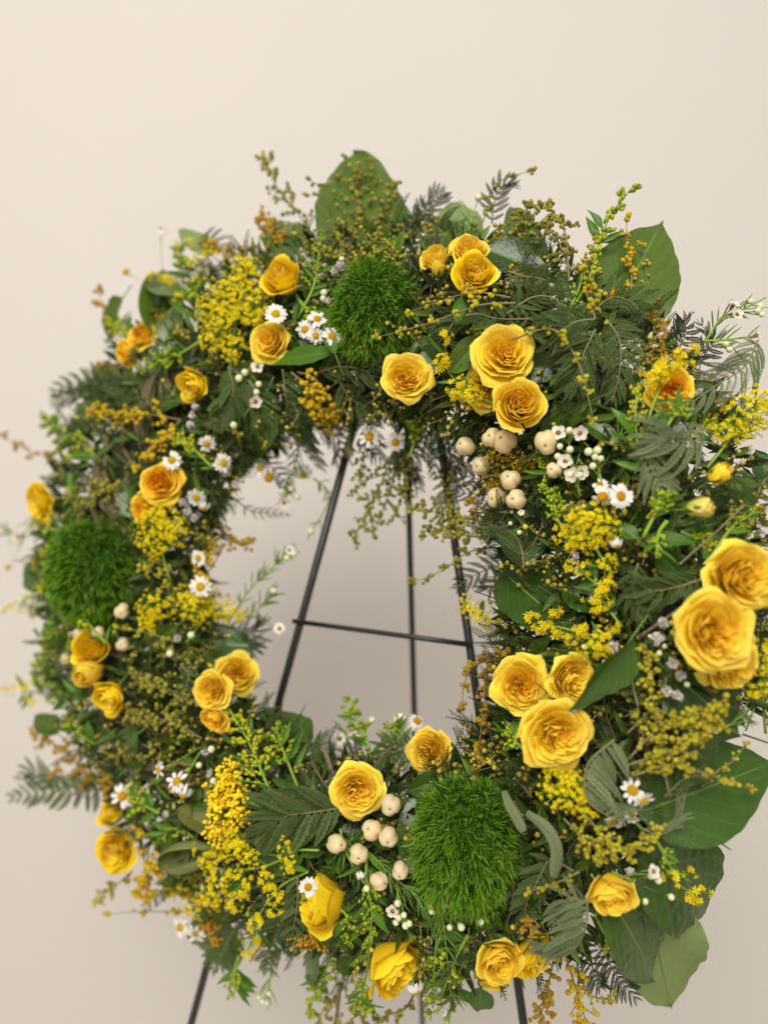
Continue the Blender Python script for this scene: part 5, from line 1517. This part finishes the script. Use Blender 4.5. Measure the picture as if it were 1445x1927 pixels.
s_([(340, 1640), (300, 1630), (275, 1650), (262, 1680)], 30, 60, 'yellow', 'yellow beads beside the blurred open rose', .012, side_n=8, bead=11)
s_([(440, 1690), (380, 1690), (330, 1680), (270, 1685)], 28, 70, 'yellow', 'yellow bead branch below the rolled olive leaf', .006, side_n=9, bead=11)
s_([(430, 1700), (350, 1715), (270, 1715), (190, 1722)], 12, 22, 'yellow', 'thin twig reaching far out at the lower rim', -.004, side_n=4, bead=8)
s_([(280, 1600), (275, 1640), (268, 1580), (262, 1560)], 22, 30, 'yellow', 'yellow beads at the upper edge of the blurred open rose', .012, side_n=5, bead=9)
s_([(250, 1640), (220, 1665), (200, 1680), (185, 1700)], 26, 40, 'olive', 'dark blurred beads under the blurred open rose', -.02, side_n=6, bead=8, single=False, stemm='stem_dark')
s_([(400, 1330), (340, 1310), (290, 1290), (250, 1275)], 44, 110, 'olive', 'blurred mimosa band between the two groups of three roses', .012, side_n=12, bead=9, single=True)
s_([(380, 1390), (330, 1360), (280, 1350), (240, 1340)], 46, 110, 'olive', 'lower blurred mimosa band beside the lemon roses', .01, side_n=12, bead=9)
s_([(360, 1440), (300, 1430), (240, 1420), (170, 1440)], 46, 110, 'olive', 'olive beads below the long green leaf', .002, side_n=12, bead=9)
s_([(250, 1480), (170, 1460), (120, 1410), (60, 1385)], 46, 90, 'orange', 'blurred rusty beads at the far lower rim', -.01, side_n=10, bead=9, single=True)
s_([(260, 1500), (200, 1470), (150, 1460), (90, 1450)], 36, 70, 'orange', 'rusty beads above the long blurred frond', -.006, side_n=9, bead=9)
s_([(200, 900), (120, 870), (60, 850), (0, 820)], 30, 60, 'orange', 'rusty bead twig pointing out at the far upper rim', -.02, side_n=8, bead=8)
s_([(340, 790), (280, 780), (220, 780), (165, 770)], 34, 100, 'yellow', 'yellow bead branch below the dark rounded leaf', .008, side_n=11, bead=9)
s_([(340, 790), (315, 820), (290, 845), (250, 880)], 26, 50, 'yellow', 'yellow bead strand above the apricot roses', .012, side_n=7, bead=10)
s_([(240, 900), (210, 920), (180, 930), (140, 960)], 40, 90, 'olive', 'soft pale beads between the lone lemon rose and apricot roses', .008, side_n=10, bead=9)
s_([(260, 670), (230, 620), (205, 590), (182, 545)], 24, 40, 'orange', 'rusty twig pointing out beyond the ruffled orange rose', -.02, side_n=6, bead=10)
s_([(370, 960), (420, 1000), (450, 1020), (470, 1010)], 34, 50, 'orange', 'orange beads reaching into the opening on the far side', -.01, side_n=8, bead=9, hang=.5)
s_([(400, 1000), (395, 1040), (375, 1070), (380, 1090)], 26, 50, 'yellow', 'orange-yellow beads above the goldenrod bank', .006, side_n=7, bead=11)
s_([(330, 1080), (300, 1060), (280, 1070), (320, 1100)], 30, 40, 'lime', 'dim beads between the far pompom and goldenrod bank', .002, side_n=6, bead=8)
s_([(380, 1280), (350, 1240), (320, 1230), (300, 1210)], 30, 50, 'olive', 'beads above the inner-rim roses', .006, side_n=7, bead=8)
s_([(340, 1210), (290, 1195), (250, 1185), (215, 1180)], 14, 30, 'lime', 'row of beads under the small goldenrod tuft', .008, side_n=5, bead=8)
s_([(640, 470), (650, 540), (560, 520), (580, 470)], 30, 50, 'olive', 'beads tucked behind the upright cupped rose', -.006, side_n=7, bead=8.5)
s_([(770, 1450), (740, 1430), (720, 1420), (670, 1430)], 30, 50, 'olive', 'beads between the two roses of the lower inner rim', .004, side_n=7, bead=8)
s_([(1270, 1010), (1340, 1040), (1400, 1000), (1440, 1020)], 24, 40, 'olive', 'shaded beads above the big edge rose', -.006, side_n=6, bead=9)
s_([(1440, 900), (1425, 930), (1430, 970), (1440, 990)], 20, 30, 'olive', 'dark beads at the picture edge beside the buds', -.004, side_n=5, bead=9)
s_([(1020, 870), (1000, 870), (985, 865), (975, 880)], 20, 30, 'orange', 'rusty beads between the berries', -.004, side_n=5, bead=8)

# ================================================================== FRONDS
f_ = frond
f_([(532, 695), (540, 760), (552, 820), (600, 885)], 78, 'fern', 'long drooping frond at the upper inner rim with a curled tip', .016, -.02, n=15, sides=(-1,))
f_([(642, 1520), (580, 1530), (530, 1540), (478, 1590)], 96, 'fern', 'wide flat frond with a curved midrib beside the lower open rose', .022, .02, n=14)
f_([(1105, 1690), (1100, 1750), (1070, 1795), (1015, 1800)], 84, 'fern_light', 'pale furry frond curling beside the rose with loose petals', .034, .03, n=16, sides=(1,), ang=1.35)
f_([(1105, 1700), (1070, 1690), (1050, 1720), (1045, 1740)], 50, 'fern_light', 'small pale furry frond beside the lower pompom', .026, .02, n=8)
f_([(1155, 1392), (1105, 1440), (1108, 1510), (1180, 1552)], 92, 'fern_light', 'comb-shaped frond in a half circle beside the daisies', .03, .026, n=17, sides=(-1,), ang=1.45)
f_([(1210, 1560), (1240, 1570), (1275, 1550), (1290, 1490)], 62, 'fern_light', 'pale feather frond beside the very large leaf', .014, .01, n=12, sides=(-1,))
f_([(1325, 800), (1290, 830), (1250, 825), (1215, 842)], 84, 'fern_light', 'pale splayed frond above the greenish buds', .026, .028, n=10)
f_([(1215, 842), (1225, 880), (1240, 910), (1250, 940)], 60, 'fern_light', 'lower half of the pale splayed fronds', .024, .02, n=8)
f_([(1120, 600), (1085, 605), (1050, 620), (1000, 610)], 66, 'fern', 'grey-green frond fan above the dark drooping leaf', .022, .02, n=10)
f_([(1120, 620), (1100, 660), (1085, 700), (1060, 740)], 66, 'fern', 'grey-green frond fanning down beside the long bead strand', .02, .014, n=10)
f_([(1140, 600), (1165, 640), (1165, 700), (1150, 760)], 66, 'fern', 'grey-green frond fan in the shade of the large pointed leaf', .014, .01, n=10)
f_([(1110, 590), (1150, 560), (1190, 570), (1215, 600)], 56, 'fern', 'frond curving under the small orange bud', .012, .006, n=9)
f_([(955, 510), (985, 520), (1020, 525), (1050, 540)], 50, 'fern', 'grey-green frond on the dark glossy leaf', .018, .018, n=9)
f_([(955, 590), (1000, 560), (1040, 560), (1060, 580)], 50, 'fern', None, .016, .016, n=9)
f_([(1000, 600), (940, 600), (880, 590), (800, 620)], 48, 'fern', 'frond running along the upper pompom', .014, .014, n=12)
f_([(900, 590), (860, 600), (830, 640), (790, 650)], 40, 'fern', None, .016, .012, n=9)
f_([(1425, 640), (1400, 690), (1340, 730), (1240, 800)], 78, 'fern_light', 'long frond slanting in from the picture edge', .01, .02, n=14)
f_([(1300, 700), (1330, 660), (1340, 640), (1310, 600)], 46, 'fern_dark', 'dark frond silhouetted beyond the goldenrod spike', -.02, -.03, n=9)
f_([(1240, 690), (1280, 650), (1290, 620), (1285, 600)], 56, 'fern_dark', 'comb-like frond darkened to a silhouette against the wall near the large leaf', -.025, -.03, n=9)
f_([(770, 440), (800, 400), (820, 375), (838, 360)], 40, 'fern_dark', 'dark frond curling against the wall at the top', -.02, -.03, n=9)
f_([(780, 470), (770, 430), (790, 400), (800, 380)], 44, 'fern_dark', 'second dark frond beside the top leaf', -.02, -.025, n=9)
f_([(925, 420), (930, 380), (945, 350), (975, 345)], 42, 'fern_dark', 'dark hooked frond above the upper rose pair', -.02, -.03, n=9)
f_([(870, 480), (840, 440), (820, 450), (790, 460)], 44, 'fern_fresh', None, -.01, -.01, n=8)
f_([(430, 690), (440, 730), (430, 760), (405, 800)], 62, 'fern', 'grey-green frond hanging beside the cone-shaped rose', .018, .012, n=10)
f_([(430, 690), (470, 720), (490, 760), (500, 800)], 60, 'fern', 'grey-green frond over the large very dark leaf', .014, .008, n=10)
f_([(480, 780), (490, 800), (520, 810), (540, 800)], 40, 'fern', None, .004, .0, n=8)
f_([(600, 700), (640, 690), (690, 700), (720, 740)], 50, 'fern', 'soft frond under the glossy lance leaf', .008, .0, n=11)
f_([(640, 720), (660, 750), (700, 770), (745, 780)], 50, 'fern', 'frond beside the lone rose at the inner rim', .006, -.01, n=10)
f_([(640, 650), (680, 670), (720, 680), (730, 720)], 44, 'fern_dark', None, .0, 0, n=9)
f_([(260, 740), (210, 730), (150, 720), (90, 740)], 56, 'fern', 'blurred frond at the far upper rim', -.004, -.01, n=11)
f_([(300, 780), (260, 740), (220, 720), (190, 700)], 50, 'fern', 'blurred frond over the rounded leaf', .0, -.004, n=9)
f_([(200, 760), (150, 740), (120, 750), (95, 760)], 40, 'fern_dark', 'blurred dark frond at the far rim', -.02, -.02, n=8)
f_([(370, 460), (400, 450), (430, 470), (460, 480)], 36, 'fern', 'soft frond above the goldenrod mound', -.01, -.01, n=8)
f_([(230, 1480), (150, 1490), (80, 1490), (15, 1500)], 56, 'fern', 'long blurred frond reaching out farthest at the far lower rim', -.012, -.02, n=13)
f_([(130, 1500), (90, 1470), (60, 1450), (30, 1470)], 44, 'fern', 'short blurred frond curling at the far lower rim', -.014, -.02, n=9)
f_([(420, 1220), (450, 1200), (480, 1190), (495, 1160)], 50, 'fern_dark', 'dark frond at the inner rim beside the goldenrod bank', -.02, -.03, n=9)
f_([(410, 1260), (440, 1230), (470, 1210), (480, 1240)], 46, 'fern', None, -.015, -.02, n=8)
f_([(340, 1250), (355, 1270), (350, 1300), (345, 1330)], 34, 'fern', None, .012, .01, n=8)
f_([(880, 990), (930, 990), (960, 960), (990, 975)], 60, 'fern', 'rounded mimosa fan over the shaded centre', .016, .014, n=10)
f_([(985, 1070), (980, 1030), (960, 1000), (900, 980)], 72, 'fern', 'big rounded frond under the knot of three berries', .014, .014, n=11)
f_([(985, 1060), (1010, 1010), (1020, 980), (1000, 960)], 50, 'fern_dark', None, .006, .004, n=9)
f_([(1000, 920), (940, 900), (890, 900), (830, 880)], 60, 'fern_dark', 'dark frond behind the cream berries', -.02, -.03, n=11)
f_([(980, 920), (930, 930), (890, 930), (850, 925)], 44, 'fern_dark', None, -.02, -.03, n=9)
f_([(960, 1060), (920, 1070), (880, 1090), (855, 1110)], 40, 'fern_dark', 'dark frond over the easel leg', -.02, -.03, n=9)
f_([(960, 1100), (940, 1090), (920, 1110), (900, 1100)], 40, 'fern_dark', None, -.02, -.03, n=8)
f_([(1320, 1090), (1270, 1105), (1220, 1110), (1180, 1080)], 56, 'fern', 'frond with a pale curved spine beside the big edge roses', .016, .01, n=11)
f_([(1200, 1060), (1190, 1100), (1200, 1140), (1195, 1170)], 50, 'fern', 'thread-like frond below the goldenrod under the daisies', .01, .004, n=10)
f_([(1290, 1100), (1250, 1130), (1230, 1150), (1210, 1160)], 40, 'fern_dark', None, .004, .0, n=9)
f_([(800, 800), (790, 840), (770, 880), (790, 930)], 56, 'fern_dark', 'dark frond hanging down beside the middle easel leg', -.02, -.04, n=10)
f_([(790, 820), (740, 850), (770, 890), (780, 900)], 44, 'fern_dark', None, -.03, -.04, n=9)
f_([(430, 880), (400, 920), (400, 960), (390, 980)], 44, 'fern_dark', None, -.01, -.02, n=9)
f_([(420, 920), (470, 960), (510, 965), (550, 970)], 22, 'fern_dark', 'thin dark frond poking into the opening', -.02, -.03, n=9)
f_([(460, 1700), (440, 1750), (420, 1790), (395, 1830)], 56, 'fern', 'frond lying over the leaf by the easel leg', .0, -.012, n=11)
f_([(545, 1690), (530, 1740), (510, 1790), (505, 1830)], 50, 'fern', 'hanging frond beside the rusty yarrow', .002, -.01, n=11)
f_([(560, 1650), (560, 1700), (550, 1760), (540, 1800)], 50, 'fern', 'frond hanging in front of the side-on rose edge', .016, .002, n=11)
f_([(560, 1620), (540, 1650), (500, 1700), (470, 1720)], 44, 'fern', None, .006, .002, n=9)
f_([(1130, 1780), (1150, 1820), (1170, 1850), (1200, 1885)], 50, 'fern_dark', 'dark ragged frond hanging under the dark glossy leaf', -.01, -.02, n=10)
f_([(1090, 1780), (1110, 1810), (1120, 1840), (1130, 1860)], 46, 'fern_dark', 'dark frond above the outermost bead twig', -.012, -.02, n=9)
f_([(1030, 1620), (1010, 1660), (990, 1700), (985, 1740)], 54, 'fern', 'grey frond along the edge of the lower pompom', .01, .004, n=11)
f_([(1080, 1640), (1040, 1620), (1010, 1640), (980, 1640)], 44, 'fern', None, .006, .004, n=9)
f_([(790, 1420), (760, 1410), (730, 1410), (700, 1450)], 46, 'fern', 'drooping frond beside the side-facing rose', .016, .01, n=10)
f_([(700, 1470), (680, 1440), (660, 1420), (640, 1440)], 44, 'fern_dark', None, .0, -.004, n=9)
f_([(620, 1490), (590, 1440), (580, 1400), (560, 1390)], 50, 'fern', 'frond over the dark rounded leaf of the inner rim', .0, -.006, n=10)
f_([(620, 1520), (590, 1490), (560, 1480), (520, 1500)], 44, 'fern', None, .004, .002, n=9)
f_([(300, 1420), (260, 1400), (220, 1430), (180, 1420)], 44, 'fern_dark', None, -.004, -.006, n=9)
f_([(350, 1640), (330, 1660), (290, 1690), (270, 1720)], 34, 'fern_dark', None, -.02, -.02, n=8)
f_([(1200, 1330), (1190, 1280), (1200, 1230), (1230, 1190)], 44, 'fern', 'grey frond spine rising beside the white blossoms', .01, .01, n=10)
f_([(1130, 1400), (1150, 1440), (1170, 1470), (1160, 1500)], 50, 'fern_dark', None, .0, 0, n=9)
f_([(1250, 1500), (1280, 1470), (1310, 1460), (1330, 1470)], 40, 'fern', 'frond on the edge of the very large leaf', .004, .0, n=9)
f_([(1380, 1150), (1420, 1160), (1440, 1180), (1450, 1200)], 40, 'fern_dark', None, -.01, -.01, n=7)

# ---- more hanging greenery over the upper end of the easel, and around both rims
f_([(600, 770), (620, 800), (640, 840), (630, 880)], 44, 'fern_dark', None, -.01, -.02, n=9)
f_([(680, 760), (690, 800), (700, 840), (720, 870)], 44, 'fern_dark', None, -.01, -.02, n=9)
f_([(740, 760), (760, 800), (760, 850), (750, 890)], 50, 'fern', None, -.01, -.02, n=10)
f_([(830, 770), (835, 820), (850, 860), (850, 910)], 46, 'fern_dark', None, -.01, -.02, n=10)
f_([(790, 760), (800, 800), (820, 850), (815, 900)], 50, 'fern', None, -.02, -.03, n=10)
f_([(870, 860), (850, 900), (840, 940), (830, 980)], 46, 'fern_dark', None, -.02, -.03, n=9)
f_([(470, 840), (500, 870), (530, 900), (540, 950)], 36, 'fern_dark', None, -.01, -.02, n=9)
s_([(700, 780), (690, 830), (680, 880), (670, 930)], 40, 70, 'olive', None, -.02, side_n=9, bead=8, stemm='stem_dark', hang=.3)
s_([(780, 800), (770, 860), (760, 920), (740, 980)], 40, 80, 'olive', None, -.02, side_n=10, bead=8, stemm='stem_dark', hang=.3)
s_([(840, 820), (850, 880), (840, 940), (850, 1000)], 36, 70, 'olive', None, -.02, side_n=10, bead=8, stemm='stem_dark', hang=.2)
wax([(560, 820), (560, 860), (545, 900), (540, 940)], [(535, 945, 0, -.4)], [(548, 920), (560, 935), (530, 925)], None, needles=24, npx=30, lift=-.015, phrase='hanging green sprig')
wax([(590, 900), (620, 930), (600, 980), (580, 1000)], [], [(585, 1000)], None, needles=14, npx=24, lift=-.03, phrase='hanging green sprig')
gx = random.Random(99)
kinds = ['f', 's', 'b', 'f', 's', 'l', 'f', 's']
for k in range(58):
    i = int(len(CLS) * (k + gx.random() * .7) / 58) % len(CLS)
    x, y, h = CLS[i]
    nx, ny = CLS[(i + 1) % len(CLS)][:2] - CLS[i - 1][:2]
    l = math.hypot(nx, ny); ox, oy = ny / l, -nx / l
    if (x + ox - 720) ** 2 + (y + oy - 1120) ** 2 < (x - 720) ** 2 + (y - 1120) ** 2: ox, oy = -ox, -oy
    inner = k % 4 == 3
    if inner: ox, oy = -ox, -oy
    a0 = gx.uniform(-.5, .5); c, sn = math.cos(a0), math.sin(a0)
    ox, oy = ox * c - oy * sn, ox * sn + oy * c
    r0, r1 = .50 * h, (.98 if inner else gx.uniform(.98, 1.14)) * h
    pts = [(x + ox * (r0 + (r1 - r0) * q / 3) + gx.uniform(-8, 8), y + oy * (r0 + (r1 - r0) * q / 3) + gx.uniform(-8, 8) + q * q) for q in range(4)]
    if pts[3][0] > 1440 or pts[3][1] > 1920: continue
    if pts[3][0] > 1180 and pts[3][1] > 1330 and not inner: continue
    if pts[3][0] > 1080 and pts[3][1] < 620: continue
    kd = kinds[k % 8]
    lf = gx.uniform(-.022, -.004)
    if kd == 'f': frond(pts, gx.uniform(38, 56), gx.choice(['fern', 'fern', 'fern_dark', 'fern_fresh']), None, lf, lf - .01, n=10)
    elif kd == 's': spray(pts, gx.uniform(28, 44), 60, gx.choice(['olive', 'olive', 'lime', 'orange']), None, lf, side_n=9, bead=8.5)
    elif kd == 'b': budsprig(pts, None, lf, nb=56, spread=26, bead=8, leaves=7, leafpx=50)
    else: leaf(*pts[0], *pts[3], gx.uniform(50, 80), None, 'leaf', lf - .01, fold=.25, droop=.1, rollang=gx.uniform(-.4, .4))
for (bx, by, tx, ty, wd_, mm) in [(230, 560, 190, 640, 56, 'leaf_mid'), (170, 800, 110, 850, 60, 'leaf'), (160, 990, 100, 980, 52, 'leaf_mid'), (330, 560, 275, 520, 60, 'leaf_mid'),
        (260, 1380, 200, 1440, 56, 'leaf'), (330, 1560, 270, 1590, 60, 'leaf_mid'), (520, 470, 560, 540, 56, 'leaf_mid'), (320, 880, 380, 960, 56, 'leaf'),
        (430, 1260, 380, 1230, 56, 'leaf'), (600, 1800, 560, 1860, 50, 'leaf_mid'), (1010, 850, 1090, 800, 60, 'leaf'), (1230, 860, 1290, 900, 60, 'leaf'),
        (1060, 1110, 1160, 1150, 70, 'leaf'), (1230, 1040, 1300, 1090, 60, 'leaf'), (780, 640, 830, 700, 56, 'leaf'), (560, 640, 600, 700, 50, 'leaf'),
        (1150, 1500, 1200, 1560, 60, 'leaf'), (1040, 1710, 1100, 1760, 64, 'leaf'), (640, 1600, 700, 1540, 60, 'leaf'), (500, 1640, 560, 1560, 64, 'leaf_mid'),
        (330, 1180, 260, 1230, 56, 'leaf_mid'), (140, 1250, 90, 1210, 50, 'leaf_mid'), (110, 1380, 60, 1340, 46, 'leaf_mid')]:
    leaf(bx, by, tx, ty, wd_, None, mm, gx.uniform(-.004, .006), gx.uniform(-.008, .006), fold=gx.uniform(.15, .4), rollang=gx.uniform(-.5, .5))
for (x0, y0, x1, y1) in [(260, 640, 200, 600), (180, 860, 120, 800), (130, 1000, 60, 985), (140, 1180, 70, 1200), (180, 1400, 120, 1350), (300, 1530, 240, 1490),
        (450, 1800, 440, 1880), (1060, 900, 1010, 850), (1280, 1000, 1340, 1030), (930, 600, 880, 650), (560, 560, 600, 620), (620, 1540, 560, 1500)]:
    budsprig([(x0, y0), ((x0 * 2 + x1) / 3 + gx.uniform(-8, 8), (y0 * 2 + y1) / 3), ((x0 + 2 * x1) / 3, (y0 + 2 * y1) / 3 + gx.uniform(-8, 8)), (x1, y1)], None, gx.uniform(-.002, .01),
             nb=48, spread=26, bead=7.5, col=gx.choice(['bud_green', 'bud_yellow']), leaves=9, leafpx=52)
# ---- brown cut stems
def cut_stem(a, b, r, label, lift=.01, m='stem_dark'):
    A, Bp = P(*a, lift), P(*b, lift)
    t = thing('cut_stem', label, 'stem', Matrix.Translation(A), a, 'bare cut stems in the wreath')
    mb = MB(); tube(mb, [Vector(), (Bp - A) * .5 + Vector((.001, 0, 0)), Bp - A], [r, r * .9, r * .95], 8, cap=False)
    obj('bark', mb.mesh('bark', M[m]), t, Matrix())
    mb = MB(); d = (Bp - A).normalized() * .0004
    tube(mb, [Bp - A - d, Bp - A + d], r * .9, 8)
    obj('cut_end', mb.mesh('cut_end', M['berry']), t, Matrix())
cut_stem((812, 1540), (812, 1473), .0022, 'brown cut stem with a pale end above the lower pompom', .012)
cut_stem((632, 1490), (612, 1415), .0028, 'grey-brown bare stem pointing into the opening beside the lower rose', .004, 'stem_tan')
cut_stem((1000, 1500), (968, 1465), .0014, 'thin brown cut stem behind the rolled leaf stub', .006)
cut_stem((1400, 950), (1280, 1060), .0007, 'bare brown twig slanting above the big edge rose', .012, 'stem_tan')
cut_stem((1310, 1120), (1200, 1200), .0014, 'thick brown stem behind the white blossoms', .002, 'stem_dark')
cut_stem((640, 1850), (628, 1945), .0018, 'bare twig hanging below the largest low rose', -.016, 'stem_dark')

# ================================================================== LABELS FOR WHAT IS STILL UNNAMED
MARKS = [((527, 518), 'the upright cupped rose'), ((706, 580), 'the upper pompom'), ((893, 490), 'the upper rose pair'), ((764, 708), 'the lone rose under the pompom'),
         ((960, 700), 'the upper rose trio'), ((1258, 732), 'the orange-hearted rose'), ((1190, 480), 'the large pointed leaf'), ((1340, 925), 'the two edge buds'),
         ((1350, 1160), 'the edge rose trio'), ((1030, 1320), 'the inner rose trio'), ((806, 1415), 'the side-facing rose'), ((672, 1490), 'the lower open rose'),
         ((880, 1600), 'the big lower pompom'), ((1153, 1690), 'the loose-petalled rose'), ((750, 1828), 'the largest low rose'), ((592, 1698), 'the side-on rose'),
         ((216, 1605), 'the blurred open rose'), ((430, 1520), 'the yarrow head'), ((415, 1305), 'the inner-rim roses'), ((180, 1270), 'the lemon rose stack'),
         ((168, 1078), 'the far pompom'), ((295, 925), 'the apricot roses'), ((400, 1145), 'the goldenrod bank'), ((440, 570), 'the goldenrod mound'),
         ((360, 726), 'the cone-shaped rose'), ((1150, 934), 'the bright daisy pair'), ((950, 880), 'the cream berry cluster'), ((1120, 1480), 'the comb-shaped frond')]
used = {o['label'] for o, _, _ in THINGS if 'label' in o}
for o, px, ph in THINGS:
    if 'label' in o: continue
    near = sorted(MARKS, key=lambda m_: math.hypot(m_[0][0] - px[0], m_[0][1] - px[1]))[:9]
    done = False
    for a in near[:5]:
        for b in near:
            if a is b: continue
            va = (a[0][0] - px[0], a[0][1] - px[1]); vb = (b[0][0] - px[0], b[0][1] - px[1])
            if va[0] * vb[0] + va[1] * vb[1] > 0: continue
            lab = '%s between %s and %s' % (ph or ('dark green leaf' if o.name.startswith('lemon') else 'green sprig'), a[1], b[1])
            if lab not in used:
                o['label'] = lab; used.add(lab); done = True; break
        if done: break
    if not done:
        a = near[0]
        lab = '%s just %s %s' % (ph or 'green sprig', 'above' if px[1] < a[0][1] else 'below', a[1])
        o['label'] = lab; used.add(lab)
print('things', len(THINGS), 'objects', len(bpy.data.objects))
